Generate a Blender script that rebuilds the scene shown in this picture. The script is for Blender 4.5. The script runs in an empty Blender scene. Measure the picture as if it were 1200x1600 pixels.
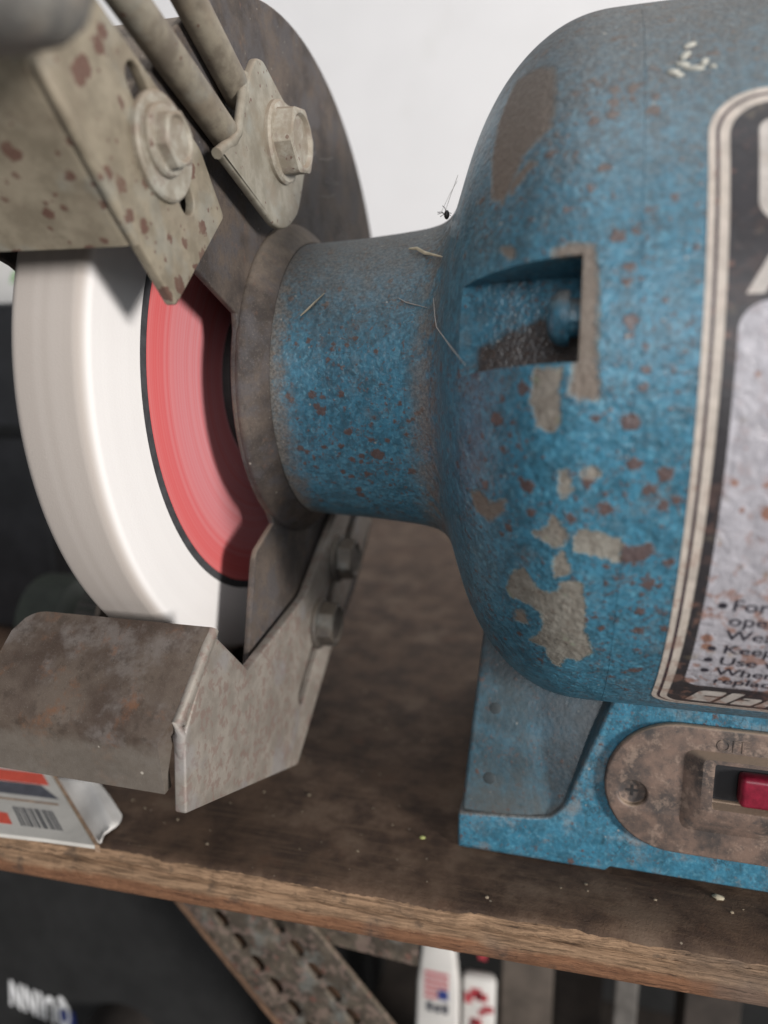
import bpy, bmesh, math, random
import numpy as np
from mathutils import Vector, Matrix
random.seed(7)
rng = np.random.default_rng(7)
S = 0.001                                   # everything below is written in millimetres
sc = bpy.context.scene
COL = sc.collection

# ------------------------------------------------------------------ camera, world, lamps, exposure
cam = bpy.data.objects.new("camera", bpy.data.cameras.new("camera"))
COL.objects.link(cam)
sc.camera = cam
cam.data.sensor_fit = 'VERTICAL'
cam.data.sensor_height = 34.62
cam.data.sensor_width = 34.62 * .75
cam.data.lens = 24.0
cam.data.clip_start = 0.005
cam.data.clip_end = 50
cam.matrix_world = Matrix(((0.96586976, -0.04530389, 0.25503561, 0.0),
                           (0.25897431, 0.18897763, -0.94721685, -165.9 * S),
                           (-0.00528342, 0.98093578, 0.19426032, 2.6 * S),
                           (0, 0, 0, 1)))
cam.data.dof.use_dof = True
cam.data.dof.focus_distance = 0.131
cam.data.dof.aperture_fstop = 9.0

world = bpy.data.worlds.new("World")
sc.world = world
world.use_nodes = True
world.node_tree.nodes["Background"].inputs[0].default_value = (0.80, 0.88, 1.0, 1)
world.node_tree.nodes["Background"].inputs[1].default_value = 0.085


def lamp(name, loc, target, sx, sy, power, col):
    d = bpy.data.lights.new(name, 'AREA')
    d.shape = 'RECTANGLE'
    d.size, d.size_y = sx, sy
    d.energy = power
    d.color = col
    o = bpy.data.objects.new(name, d)
    COL.objects.link(o)
    o.location = loc
    o.rotation_euler = (Vector(target) - Vector(loc)).to_track_quat('-Z', 'Y').to_euler()
    return o


lamp("garage_opening", (0.20, -1.75, 0.50), (0.0, 0.0, -0.03), 1.1, 0.8, 14, (0.97, 0.98, 1.0))
# open doorway to the right of the bench, and an added overhead fill for the motor top and wall
lamp("doorway_light", (1.52, -1.04, 0.17), (0, 0, -0.02), 0.26, 0.34, 42, (1.0, 0.965, 0.93))
lamp("overhead_fill", (0.10, -0.40, 1.60), (0.0, 0.15, 0.0), 1.5, 1.0, 9, (0.97, 0.98, 1.0))

sc.view_settings.view_transform = 'Standard'
sc.view_settings.look = 'None'
sc.view_settings.gamma = 1
sc.view_settings.exposure = 0
sc.cycles.max_bounces = 6

# ------------------------------------------------------------------ helpers


def new_obj(name, me, mat=None, parent=None, origin=None, smooth=30):
    """mesh in world millimetres -> object in metres; a child is kept relative to its parent's place"""
    o = bpy.data.objects.new(name, me)
    off = Vector((0, 0, 0))
    if parent is not None:
        p = parent
        while p is not None:
            off += p.location
            p = p.parent
    elif origin is not None:
        off = Vector(origin) * S
        o.location = off
    n = len(me.vertices)
    co = np.empty(n * 3)
    me.vertices.foreach_get("co", co)
    co = co.reshape(-1, 3) * S - np.array(off)
    me.vertices.foreach_set("co", co.ravel())
    me.update()
    if mat:
        me.materials.clear()
        me.materials.append(mat)
    if smooth is not None and len(me.polygons):
        me.polygons.foreach_set("use_smooth", [True] * len(me.polygons))
        me.set_sharp_from_angle(angle=math.radians(smooth))
    COL.objects.link(o)
    if parent is not None:
        o.parent = parent
    return o


def thing(name, label, cat, loc, group=None):
    o = bpy.data.objects.new(name, None)
    o.empty_display_size = .01
    COL.objects.link(o)
    o.location = Vector(loc) * S
    return tag(o, label, cat, group)


def tag(o, label, cat, group=None):
    o["label"] = label
    o["category"] = cat
    if group:
        o["group"] = group
    return o


def mesh_from(verts, faces, name="m"):
    me = bpy.data.meshes.new(name)
    me.from_pydata([tuple(v) for v in verts], [], faces)
    me.validate()
    me.update()
    return me


def bm_mesh(bm, name="m"):
    bmesh.ops.recalc_face_normals(bm, faces=bm.faces)
    me = bpy.data.meshes.new(name)
    bm.to_mesh(me)
    bm.free()
    return me


def fix_normals(me):
    bm = bmesh.new()
    bm.from_mesh(me)
    bmesh.ops.recalc_face_normals(bm, faces=bm.faces)
    bm.to_mesh(me)
    bm.free()
    return me


def revolve(profile, thetas, close=True, ca=(0, 0)):
    """profile [(x, r)] turned about the X axis (centre y, z = ca); theta 0 looks to the camera side (-y), +90 up"""
    verts, faces = [], []
    n = len(thetas)
    for x, r in profile:
        for t in thetas:
            verts.append((x, ca[0] - r * math.cos(t), ca[1] + r * math.sin(t)))
    m = n if close else n - 1
    for i in range(len(profile) - 1):
        for j in range(m):
            a, b = i * n + j, i * n + (j + 1) % n
            faces.append((a, b, b + n, a + n))
    return verts, faces


def full(n=96):
    return [2 * math.pi * k / n for k in range(n)]


def revolve_solid(profile, n=96, ca=(0, 0)):
    """closed solid: a disc at each end"""
    v, f = revolve(profile, full(n), True, ca)
    f.append(tuple(range(n)))
    k = (len(profile) - 1) * n
    f.append(tuple(range(k + n - 1, k - 1, -1)))
    return fix_normals(mesh_from(v, f))


def ring_solid(profile, n=96, ca=(0, 0)):
    """profile is a closed loop in (x, r)"""
    v, f = revolve(profile + [profile[0]], full(n), True, ca)
    me = mesh_from(v, f)
    bm = bmesh.new()
    bm.from_mesh(me)
    bmesh.ops.remove_doubles(bm, verts=bm.verts, dist=1e-4)
    bmesh.ops.recalc_face_normals(bm, faces=bm.faces)
    bm.to_mesh(me)
    bm.free()
    return me


def eval_mesh(o):
    dg = bpy.context.evaluated_depsgraph_get()
    dg.update()
    me = bpy.data.meshes.new_from_object(o.evaluated_get(dg))
    return me


def plate2d(outer, holes=(), thick=2.0, bevel=0.3, res=2):
    """flat plate: outline and holes in (u, v), thickness along w from 0 to thick, edges rounded"""
    cu = bpy.data.curves.new("c", 'CURVE')
    cu.dimensions = '2D'
    cu.fill_mode = 'BOTH'
    b = min(bevel, thick * .45)
    cu.extrude = thick / 2 - b
    cu.bevel_depth = b
    cu.bevel_resolution = res
    cu.offset = -b
    for loop in [outer] + list(holes):
        sp = cu.splines.new('POLY')
        sp.points.add(len(loop) - 1)
        for p, q in zip(sp.points, loop):
            p.co = (q[0], q[1], 0, 1)
        sp.use_cyclic_u = True
    o = bpy.data.objects.new("c", cu)
    COL.objects.link(o)
    me = eval_mesh(o)
    bpy.data.objects.remove(o)
    bm = bmesh.new()
    bm.from_mesh(me)
    bmesh.ops.remove_doubles(bm, verts=bm.verts, dist=1e-4)
    for v in bm.verts:
        v.co.z += thick / 2
    bmesh.ops.recalc_face_normals(bm, faces=bm.faces)
    bm.to_mesh(me)
    bm.free()
    return me


def flat2d(outer, holes=()):
    cu = bpy.data.curves.new("c", 'CURVE')
    cu.dimensions = '2D'
    cu.fill_mode = 'BOTH'
    for loop in [outer] + list(holes):
        sp = cu.splines.new('POLY')
        sp.points.add(len(loop) - 1)
        for p, q in zip(sp.points, loop):
            p.co = (q[0], q[1], 0, 1)
        sp.use_cyclic_u = True
    o = bpy.data.objects.new("c", cu)
    COL.objects.link(o)
    me = eval_mesh(o)
    bpy.data.objects.remove(o)
    return me


def text2d(s, size, sx=1.0, shear=0.0, offset=0.0, extrude=0.0, align='LEFT'):
    cu = bpy.data.curves.new("t", 'FONT')
    cu.body = s
    cu.size = size
    cu.shear = shear
    cu.offset = offset
    cu.extrude = extrude
    cu.resolution_u = 3
    cu.align_x = align
    o = bpy.data.objects.new("t", cu)
    COL.objects.link(o)
    me = eval_mesh(o)
    bpy.data.objects.remove(o)
    for v in me.vertices:
        v.co.x *= sx
    return me


def remap(me, fn):
    for v in me.vertices:
        v.co = Vector(fn(v.co.x, v.co.y, v.co.z))
    fix_normals(me)
    return me


def YZ(x0):
    """(u, v, w) of a plate -> plane of constant X: u = y, v = z, w along -X from x0"""
    return lambda u, v, w: (x0 - w, u, v)


def arc(cx, cy, r, a0, a1, n=10):
    return [(cx + r * math.cos(math.radians(a0 + (a1 - a0) * k / n)),
             cy + r * math.sin(math.radians(a0 + (a1 - a0) * k / n))) for k in range(n + 1)]


def rrect(x0, y0, x1, y1, rtl, rbl, rbr, rtr, n=8):
    """rounded rectangle, y0 bottom, y1 top"""
    return (arc(x0 + rbl, y0 + rbl, rbl, 180, 270, n) + arc(x1 - rbr, y0 + rbr, rbr, 270, 360, n) +
            arc(x1 - rtr, y1 - rtr, rtr, 0, 90, n) + arc(x0 + rtl, y1 - rtl, rtl, 90, 180, n))


def slot_loop(p, q, w, n=8):
    a = math.degrees(math.atan2(q[1] - p[1], q[0] - p[0]))
    return arc(q[0], q[1], w / 2, a - 90, a + 90, n) + arc(p[0], p[1], w / 2, a + 90, a + 270, n)


def fillet(poly, radii, n=5):
    """round the corners of a polygon"""
    out = []
    k = len(poly)
    if not isinstance(radii, (list, tuple)):
        radii = [radii] * k
    for i in range(k):
        p = Vector(poly[i]); a = Vector(poly[i - 1]); b = Vector(poly[(i + 1) % k])
        r = radii[i]
        if r <= 0:
            out.append(tuple(p)); continue
        d1 = (a - p); d2 = (b - p)
        l1, l2 = d1.length, d2.length
        d1.normalize(); d2.normalize()
        c = min(r, l1 * .45, l2 * .45)
        for j in range(n + 1):
            t = j / n
            q = (p + d1 * c) * (1 - t) ** 2 + 2 * t * (1 - t) * p + (p + d2 * c) * t * t
            out.append((q.x, q.y))
    return out


def box_bm(bm, lo, hi, bevel=0.0, seg=2):
    r = bmesh.ops.create_cube(bm, size=1)
    vs = r['verts']
    for v in vs:
        v.co = Vector([lo[i] + (v.co[i] + .5) * (hi[i] - lo[i]) for i in range(3)])
    if bevel > 0:
        es = list({e for v in vs for e in v.link_edges})
        bmesh.ops.bevel(bm, geom=es, offset=bevel, segments=seg, affect='EDGES', profile=.5)


def box_me(lo, hi, bevel=0.0, seg=2):
    bm = bmesh.new()
    box_bm(bm, lo, hi, bevel, seg)
    return bm_mesh(bm)


def tube(points, r, n=14, caps=True, rr=None):
    pts = [Vector(p) for p in points]
    verts, faces = [], []
    up = Vector((0.3, 0.2, 1)).normalized()
    for i, p in enumerate(pts):
        d = (pts[min(i + 1, len(pts) - 1)] - pts[max(i - 1, 0)]).normalized()
        a = d.cross(up).normalized()
        b = d.cross(a).normalized()
        q = r if rr is None else rr[i]
        for k in range(n):
            t = 2 * math.pi * k / n
            verts.append(p + (a * math.cos(t) + b * math.sin(t)) * q)
    for i in range(len(pts) - 1):
        for k in range(n):
            faces.append((i * n + k, i * n + (k + 1) % n, (i + 1) * n + (k + 1) % n, (i + 1) * n + k))
    if caps:
        faces.append(tuple(range(n)))
        faces.append(tuple(range((len(pts) - 1) * n, len(pts) * n)))
    return fix_normals(mesh_from(verts, faces))


def hexbolt(x0, y, z, af, h, rot=0.0, flange=None, crown=.45):
    """hex head whose base lies at X = x0 and whose top faces +X"""
    verts, faces = [], []
    R = af / math.sqrt(3)
    n = 48

    def rad(t, inner):
        # hexagon radius at angle t, cut by a circle (the chamfer)
        a = (t - rot) % (math.pi / 3) - math.pi / 6
        return min(af / 2 / math.cos(a), inner)
    rings = []
    if flange:
        rings += [(0, lambda t: flange), (0.7, lambda t: flange), (1.15, lambda t: flange * .94), (1.3, lambda t: rad(t, R) * 1.03)]
    else:
        rings += [(0, lambda t: rad(t, R))]
    rings += [(h - .55, lambda t: rad(t, R)), (h - .28, lambda t: rad(t, R * .965)), (h, lambda t: af / 2 * .93),
              (h - .08, lambda t: af / 2 * .86), (h - crown, lambda t: af / 2 * .78), (h - crown, lambda t: 0.01)]
    for x, fn in rings:
        for k in range(n):
            t = 2 * math.pi * k / n
            r = fn(t)
            verts.append((x0 + x, y + r * math.cos(t), z + r * math.sin(t)))
    for i in range(len(rings) - 1):
        for k in range(n):
            faces.append((i * n + k, i * n + (k + 1) % n, (i + 1) * n + (k + 1) % n, (i + 1) * n + k))
    faces.append(tuple(range(n)))
    return fix_normals(mesh_from(verts, faces))


def washer(x0, y, z, r, h, hole=0.01, n=40):
    return ring_solid([(x0, hole), (x0, r), (x0 + h * .7, r), (x0 + h, r - h * .35), (x0 + h, hole)], n, (y, z))


# ------------------------------------------------------------------ node materials


class NT:
    def __init__(self, name):
        self.m = bpy.data.materials.new(name)
        self.m.use_nodes = True
        self.t = self.m.node_tree
        self.b = self.t.nodes["Principled BSDF"]
        self.co = None

    def n(self, typ, **kw):
        x = self.t.nodes.new(typ)
        for k, v in kw.items():
            setattr(x, k, v)
        return x

    def link(self, a, b):
        self.t.links.new(a, b)

    def put(self, sock, v):
        if isinstance(v, bpy.types.NodeSocket):
            self.link(v, sock)
        elif isinstance(v, (tuple, list)) and len(v) == 3 and sock.type == 'RGBA':
            sock.default_value = (*v, 1)
        else:
            sock.default_value = v

    def coord(self, scale=(1, 1, 1)):
        """object coordinates in millimetres, optionally stretched"""
        tc = self.n('ShaderNodeTexCoord')
        mp = self.n('ShaderNodeMapping')
        mp.inputs['Scale'].default_value = tuple(1000 * s for s in scale)
        self.link(tc.outputs['Object'], mp.inputs['Vector'])
        return mp.outputs['Vector']

    def noise(self, scale, detail=4, rough=.6, dist=0.0, vec=None, col=False):
        x = self.n('ShaderNodeTexNoise')
        x.inputs['Scale'].default_value = scale
        x.inputs['Detail'].default_value = detail
        x.inputs['Roughness'].default_value = rough
        x.inputs['Distortion'].default_value = dist
        self.link(vec or self.c(), x.inputs['Vector'])
        return x.outputs['Color' if col else 'Fac']

    def c(self):
        if self.co is None:
            self.co = self.coord()
        return self.co

    def voro(self, scale, out='Distance', vec=None, feature='F1', rand=1.0):
        x = self.n('ShaderNodeTexVoronoi', feature=feature)
        x.inputs['Scale'].default_value = scale
        x.inputs['Randomness'].default_value = rand
        self.link(vec or self.c(), x.inputs['Vector'])
        return x.outputs[out]

    def math(self, op, a, b=0.0, c=None, clamp=False):
        x = self.n('ShaderNodeMath', operation=op, use_clamp=clamp)
        self.put(x.inputs[0], a)
        self.put(x.inputs[1], b)
        if c is not None:
            self.put(x.inputs[2], c)
        return x.outputs[0]

    def mul(self, a, b): return self.math('MULTIPLY', a, b)
    def add(self, a, b): return self.math('ADD', a, b)
    def sub(self, a, b): return self.math('SUBTRACT', a, b)
    def mx(self, a, b): return self.math('MAXIMUM', a, b)

    def step(self, v, lo, hi, a=0.0, b=1.0):
        x = self.n('ShaderNodeMapRange', interpolation_type='SMOOTHSTEP')
        self.put(x.inputs['Value'], v)
        self.put(x.inputs['From Min'], lo)
        self.put(x.inputs['From Max'], hi)
        self.put(x.inputs['To Min'], a)
        self.put(x.inputs['To Max'], b)
        return x.outputs['Result']

    def mix(self, f, a, b, mode='MIX'):
        x = self.n('ShaderNodeMix', data_type='RGBA', blend_type=mode)
        self.put(x.inputs['Factor'], f)
        self.put(x.inputs[6], a)
        self.put(x.inputs[7], b)
        return x.outputs[2]

    def attr(self, name):
        x = self.n('ShaderNodeAttribute', attribute_name=name)
        return x.outputs['Fac']

    def sep(self, v):
        x = self.n('ShaderNodeSeparateXYZ')
        self.link(v, x.inputs[0])
        return x.outputs

    def up(self):
        g = self.n('ShaderNodeNewGeometry')
        return self.sep(g.outputs['Normal'])['Z']

    def warp(self, amount, scale, vec=None):
        """coordinates pushed about by noise, so that outlines are ragged"""
        v = vec or self.c()
        nz = self.noise(scale, 3, .6, vec=v, col=True)
        s = self.n('ShaderNodeVectorMath', operation='SUBTRACT')
        self.link(nz, s.inputs[0]); s.inputs[1].default_value = (.5, .5, .5)
        m = self.n('ShaderNodeVectorMath', operation='SCALE')
        self.link(s.outputs[0], m.inputs[0]); m.inputs['Scale'].default_value = amount
        a = self.n('ShaderNodeVectorMath', operation='ADD')
        self.link(v, a.inputs[0]); self.link(m.outputs[0], a.inputs[1])
        return a.outputs[0]

    def spots(self, cell, rmax, power=2.0, edge=.08, density=None, warp=.8):
        """scattered round stains: one per cell of `cell` mm, radius up to rmax mm, few large ones"""
        v = self.warp(warp, 1.1)
        x = self.n('ShaderNodeTexVoronoi', feature='F1')
        x.inputs['Scale'].default_value = 1.0 / cell
        self.link(v, x.inputs['Vector'])
        d = self.mul(x.outputs['Distance'], cell)
        rr = self.math('POWER', self.sep(x.outputs['Color'])['X'], power)
        if density is not None:
            rr = self.mul(rr, density)
        rr = self.mul(rr, rmax)
        return self.step(self.sub(rr, d), -edge, edge)

    def bump(self, h, strength=.3, dist=.0003):
        x = self.n('ShaderNodeBump')
        x.inputs['Strength'].default_value = strength
        x.inputs['Distance'].default_value = dist
        self.link(h, x.inputs['Height'])
        self.link(x.outputs[0], self.b.inputs['Normal'])

    def out(self, color, rough=.5, metal=0.0, spec=.5):
        self.put(self.b.inputs['Base Color'], color)
        self.put(self.b.inputs['Roughness'], rough)
        self.put(self.b.inputs['Metallic'], metal)
        self.b.inputs['Specular IOR Level'].default_value = spec
        return self.m


RUST = (0.105, 0.047, 0.032)


def m_paint(name, chips=True, grime=0.0, spotty=1.0, light=0.0, dusty=.80):
    k = NT(name)
    n1 = k.noise(.30, 5, .65)
    n2 = k.noise(.95, 4, .55, .7)
    hm = k.voro(1.15, vec=k.warp(.9, .9))
    base = k.mix(k.step(n1, .34, .64), (0.034, 0.118, 0.170), (0.052, 0.205, 0.305))
    base = k.mix(k.mul(k.step(n2, .50, .68), .62 if light <= 0 else .40), base, (0.120 + light * .03, 0.33 + light * .04, 0.44 + light * .04))
    base = k.mix(k.mul(k.step(n2, .46, .32), .60 if light <= 0 else .30), base, (0.024, 0.072, 0.098))
    base = k.mix(k.mul(k.step(hm, .15, .75), .22), base, (0.015, 0.085, 0.15))
    cr = k.voro(.42, vec=k.warp(2.6, .55), feature='DISTANCE_TO_EDGE')
    base = k.mix(k.mul(k.step(cr, .045, .0), k.step(k.noise(.11, 3, .6), .48, .62, 0, .7)), base, (0.016, 0.040, 0.055))
    # grey scuffed wear
    base = k.mix(k.mul(k.step(k.noise(.17, 6, .72), .52, .70), .42), base, (0.16, 0.20, 0.22))
    if light > 0:      # dusty smears low on the base
        base = k.mix(k.mul(k.step(k.noise(.10, 5, .7), .50, .68), .7), base, (0.235, 0.245, 0.245))
        base = k.mix(k.mul(k.step(k.noise(.16, 4, .7, .5), .62, .72), .5), base, (0.25, 0.19, 0.15))
    if light < 0:      # recess: grimy film, darkened so the shade sits in its colour
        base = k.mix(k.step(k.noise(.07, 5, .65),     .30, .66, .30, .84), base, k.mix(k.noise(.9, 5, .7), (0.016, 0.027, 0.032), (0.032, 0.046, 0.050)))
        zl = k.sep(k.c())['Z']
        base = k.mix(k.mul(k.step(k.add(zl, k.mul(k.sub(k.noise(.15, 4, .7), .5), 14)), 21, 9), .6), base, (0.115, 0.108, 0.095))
    # rust freckles
    dens = k.step(k.noise(.06, 2, .5), .30, .68, .35, 1.1)
    r = k.mx(k.spots(2.6, 1.0 * spotty, 2.4, .22, dens, 2.2), k.mul(k.spots(1.2, .44 * spotty, 2.0, .09, dens, .9), .85))
    irr = k.mul(k.step(k.noise(1.5, 3, .6, .3), .575, .615), k.step(k.noise(.12, 3, .6), .42, .62))
    irr2 = k.mul(k.step(k.noise(.62, 4, .65, .5), .625, .65), k.step(k.noise(.09, 2, .6), .40, .60))
    r = k.mx(r, k.mul(k.mx(irr, irr2), .85 * min(1.0, spotty)))
    # streaky dirt that runs down the casting
    st = k.noise(.9, 4, .7, .3, vec=k.coord((1, 1, .22)))
    base = k.mix(k.mul(k.step(st, .55, .72), .5), base, (0.030, 0.058, 0.068))
    h = k.add(k.mul(k.noise(2.0, 3, .6), .25), k.mul(k.noise(.75, 2, .5, .4), 1.0))
    h = k.add(h, k.mul(hm, .35))
    chipm = None
    if chips:
        w = k.add(k.mul(k.sub(k.noise(.8, 5, .7), .5), 2.0), k.mul(k.sub(k.noise(3.0, 3, .6), .5), .5))
        tn = k.mul(k.attr("tone"), .55)
        chipm = k.step(k.add(k.attr("chip"), w), k.sub(-.10, tn), k.add(.14, tn))
        edge = k.mul(k.step(k.add(k.attr("chip"), w), -.30, -.05), k.sub(1.0, chipm))
        w2 = k.mul(k.sub(k.noise(1.3, 5, .72), .5), 2.5)
        r = k.mx(r, k.step(k.add(k.attr("rust"), w2), -.13, .13))
    rcol = k.mix(k.noise(1.2, 3, .6), (0.062, 0.036, 0.030), (0.150, 0.072, 0.05))
    col = k.mix(k.mul(r, .86), base, rcol)
    rough = k.add(.24, k.mul(k.noise(.5, 4, .65), .22))
    if chips:
        pr = k.mix(k.step(k.noise(.5, 4, .65), .35, .68), (0.165, 0.15, 0.125), (0.265, 0.25, 0.215))
        pr = k.mix(k.mul(k.step(k.noise(.33, 3, .6), .60, .70), .5), pr, (0.17, 0.235, 0.14))
        pr = k.mix(k.attr("tone"), pr, k.mix(k.noise(.6, 3, .6), (0.135, 0.10, 0.08), (0.19, 0.15, 0.12)))
        pr = k.mix(k.mul(k.step(k.noise(1.1, 4, .7), .56, .70), .7), pr, (0.12, 0.085, 0.065))
        col = k.mix(k.mul(edge, k.step(k.noise(.7, 3, .6), .35, .65, .1, .75)), col, (0.42, 0.38, 0.28))
        col = k.mix(chipm, col, pr)
        h = k.sub(h, k.mul(chipm, 1.1))
        rough = k.mx(rough, k.mul(chipm, .7))
    h = k.add(h, k.mul(r, .35))
    # dust lies on what faces up, and grinding grit cakes the end next to the wheel
    up = k.up()
    dn = k.noise(.55, 6, .7)
    dust = k.mul(k.step(k.add(up, k.mul(k.sub(dn, .5), .55)), .04, .90), dusty)
    if grime > 0:
        xs = k.sep(k.c())['X']     # mm from the grinder's origin
        g = k.add(k.step(k.add(xs, k.mul(k.sub(k.noise(.35, 6, .75), .5), 13)), -103.5, -110.0), 0.0)
        dust = k.mx(dust, k.mul(g, grime))
        # dirt in the hollow between neck and shoulder
        hol = k.mul(k.step(k.math('ABSOLUTE', k.add(xs, 77.0)), 6.0, .5), .78)
        dust = k.mx(dust, k.mul(hol, k.step(k.noise(.35, 4, .6), .25, .6)))
    dcol = k.mix(k.step(k.noise(1.8, 5, .75), .35, .68), (0.085, 0.070, 0.058), (0.215, 0.188, 0.16))
    col = k.mix(dust, col, dcol)
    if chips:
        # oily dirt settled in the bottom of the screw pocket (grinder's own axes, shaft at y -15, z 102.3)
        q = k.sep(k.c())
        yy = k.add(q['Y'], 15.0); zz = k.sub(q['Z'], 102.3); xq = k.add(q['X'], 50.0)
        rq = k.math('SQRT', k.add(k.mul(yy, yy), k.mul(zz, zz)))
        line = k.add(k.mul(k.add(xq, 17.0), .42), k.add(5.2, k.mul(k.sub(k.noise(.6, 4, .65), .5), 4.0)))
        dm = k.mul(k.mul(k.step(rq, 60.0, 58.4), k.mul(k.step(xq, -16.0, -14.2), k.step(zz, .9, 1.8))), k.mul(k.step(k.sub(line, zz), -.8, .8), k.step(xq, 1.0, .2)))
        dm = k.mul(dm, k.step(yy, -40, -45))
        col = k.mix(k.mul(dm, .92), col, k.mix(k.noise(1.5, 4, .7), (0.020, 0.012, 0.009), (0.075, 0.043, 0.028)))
    # pale grit
    gr = k.mul(k.spots(2.2, .26, 2.5, .06, warp=.3), .55)
    col = k.mix(gr, col, (0.42, 0.39, 0.34))
    rough = k.mx(rough, k.mul(dust, .92))
    k.bump(h, .55 if light == 0 else (.32 if light > 0 else .14), .00038)
    return k.out(col, rough, 0, .6)


def m_zinc(name, base=(0.33, 0.298, 0.235), base2=(0.25, 0.222, 0.172), spot=1.0, blot=0.0, dusty=.5, rmax=1.9):
    k = NT(name)
    c = k.mix(k.step(k.noise(.25, 5, .65), .35, .65), base2, base)
    c = k.mix(k.mul(k.step(k.noise(3.5, 3, .7), .55, .75), .35), c, (0.13, 0.115, 0.09))
    c = k.mix(k.mul(k.step(k.noise(.12, 4, .6), .52, .68), .3), c, (0.30, 0.32, 0.30))
    if blot > 0:
        bl = k.mul(k.step(k.noise(.42, 3, .55, .5), .53, .59), blot)
        c = k.mix(bl, c, (0.215, 0.148, 0.125))
    r = k.mx(k.spots(3.3, rmax * spot * .66, 1.9, .10, warp=1.6), k.mul(k.spots(2.1, .62 * spot, 3.0, .07), .9))
    c = k.mix(k.mul(r, .9), c, k.mix(k.noise(1.5, 3, .6), (0.088, 0.042, 0.033), (0.165, 0.082, 0.06)))
    up = k.up()
    d = k.mul(k.step(k.add(up, k.mul(k.sub(k.noise(.6, 5, .7), .5), .6)), .15, .8), dusty)
    c = k.mix(k.mul(k.step(k.noise(.13, 5, .7), .46, .66), dusty * .75), c, (0.235, 0.19, 0.14))
    c = k.mix(d, c, (0.27, 0.215, 0.16))
    k.bump(k.add(k.mul(k.noise(4.0, 4, .65), .6), k.mul(r, .3)), .45, .00016)
    return k.out(c, k.add(.45, k.mul(k.noise(1.0, 4, .6), .3)), .15, .5)


def m_guard():
    k = NT("guard_iron")
    c = k.mix(k.step(k.noise(.09, 5, .65), .35, .65), (0.044, 0.035, 0.031), (0.112, 0.086, 0.069))
    c = k.mix(k.mul(k.step(k.noise(.12, 5, .68, .2), .44, .60), .75), c, (0.076, 0.070, 0.073))
    c = k.mix(k.mul(k.step(k.noise(.8, 5, .75), .52, .66), .55), c, (0.040, 0.034, 0.033))
    c = k.mix(k.mul(k.step(k.noise(.22, 5, .7), .58, .75), .55), c, (0.19, 0.105, 0.07))
    c = k.mix(k.mul(k.step(k.noise(2.4, 4, .75), .54, .72), .50), c, (0.21, 0.182, 0.152))
    c = k.mix(k.mul(k.step(k.noise(4.2, 3, .75), .60, .74), .7), c, (0.022, 0.018, 0.017))
    up = k.up()
    d = k.mul(k.step(k.add(up, k.mul(k.sub(k.noise(.5, 5, .7), .5), .6)), .30, .95), .8)
    c = k.mix(d, c, (0.25, 0.205, 0.16))
    c = k.mix(k.mul(k.spots(2.6, .3, 2.5, .06, warp=.3), .6), c, (0.42, 0.38, 0.33))
    k.bump(k.add(k.noise(3.0, 5, .75), k.mul(k.noise(.5, 4, .6), .8)), .75, .0003)
    return k.out(c, .72, .1, .4)


def m_rest(name, top):
    k = NT(name)
    if top:
        c = k.mix(k.step(k.noise(.06, 5, .65), .35, .65), (0.066, 0.044, 0.033), (0.138, 0.106, 0.083))
        c = k.mix(k.mul(k.step(k.noise(.075, 5, .68, .1), .52, .68), .75), c, (0.185, 0.160, 0.145))
        c = k.mix(k.mul(k.step(k.noise(.14, 5, .7), .53, .70), .7), c, (0.185, 0.085, 0.042))
        c = k.mix(k.mul(k.step(k.noise(.35, 5, .7), .52, .68), .6), c, (0.055, 0.04, 0.03))
        c = k.mix(k.mul(k.step(k.noise(3.0, 4, .75), .57, .74), .5), c, (0.26, 0.235, 0.205))
        zs = k.sep(k.c())['Z']      # paler on the lower lip
        c = k.mix(k.mul(k.step(k.add(zs, k.mul(k.noise(.25, 4, .6), 7)), 46.5, 43.0), .65), c,
                  k.mix(k.noise(.8, 5, .65), (0.14, 0.12, 0.098), (0.25, 0.222, 0.19)))
        c = k.mix(k.mul(k.spots(4.0, .33, 3, .05, warp=.3), .9), c, (0.5, 0.45, 0.38))
    else:
        c = k.mix(k.step(k.noise(.2, 4, .6), .35, .65), (0.225, 0.197, 0.168), (0.305, 0.272, 0.235))
        c = k.mix(k.mul(k.step(k.noise(.55, 4, .6, .2), .50, .60), .62), c, (0.215, 0.145, 0.122))
        c = k.mix(k.mul(k.step(k.noise(.08, 3, .5), .55, .68), .5), c, (0.27, 0.26, 0.265))
        c = k.mix(k.mul(k.step(k.noise(3.0, 4, .75), .57, .75), .45), c, (0.15, 0.12, 0.10))
    k.bump(k.noise(3.0, 5, .7), .4, .00018)
    return k.out(c, .58, .25, .5)


def m_plain(name, col, rough=.6, metal=0.0, var=.25, scale=.5, spec=.5, bump=.2):
    k = NT(name)
    a = tuple(x * (1 - var) for x in col)
    b = tuple(min(1, x * (1 + var)) for x in col)
    c = k.mix(k.step(k.noise(scale, 5, .65), .3, .7), a, b)
    if bump:
        k.bump(k.noise(scale * 6, 4, .65), bump, .00015)
    return k.out(c, rough, metal, spec)


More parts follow.
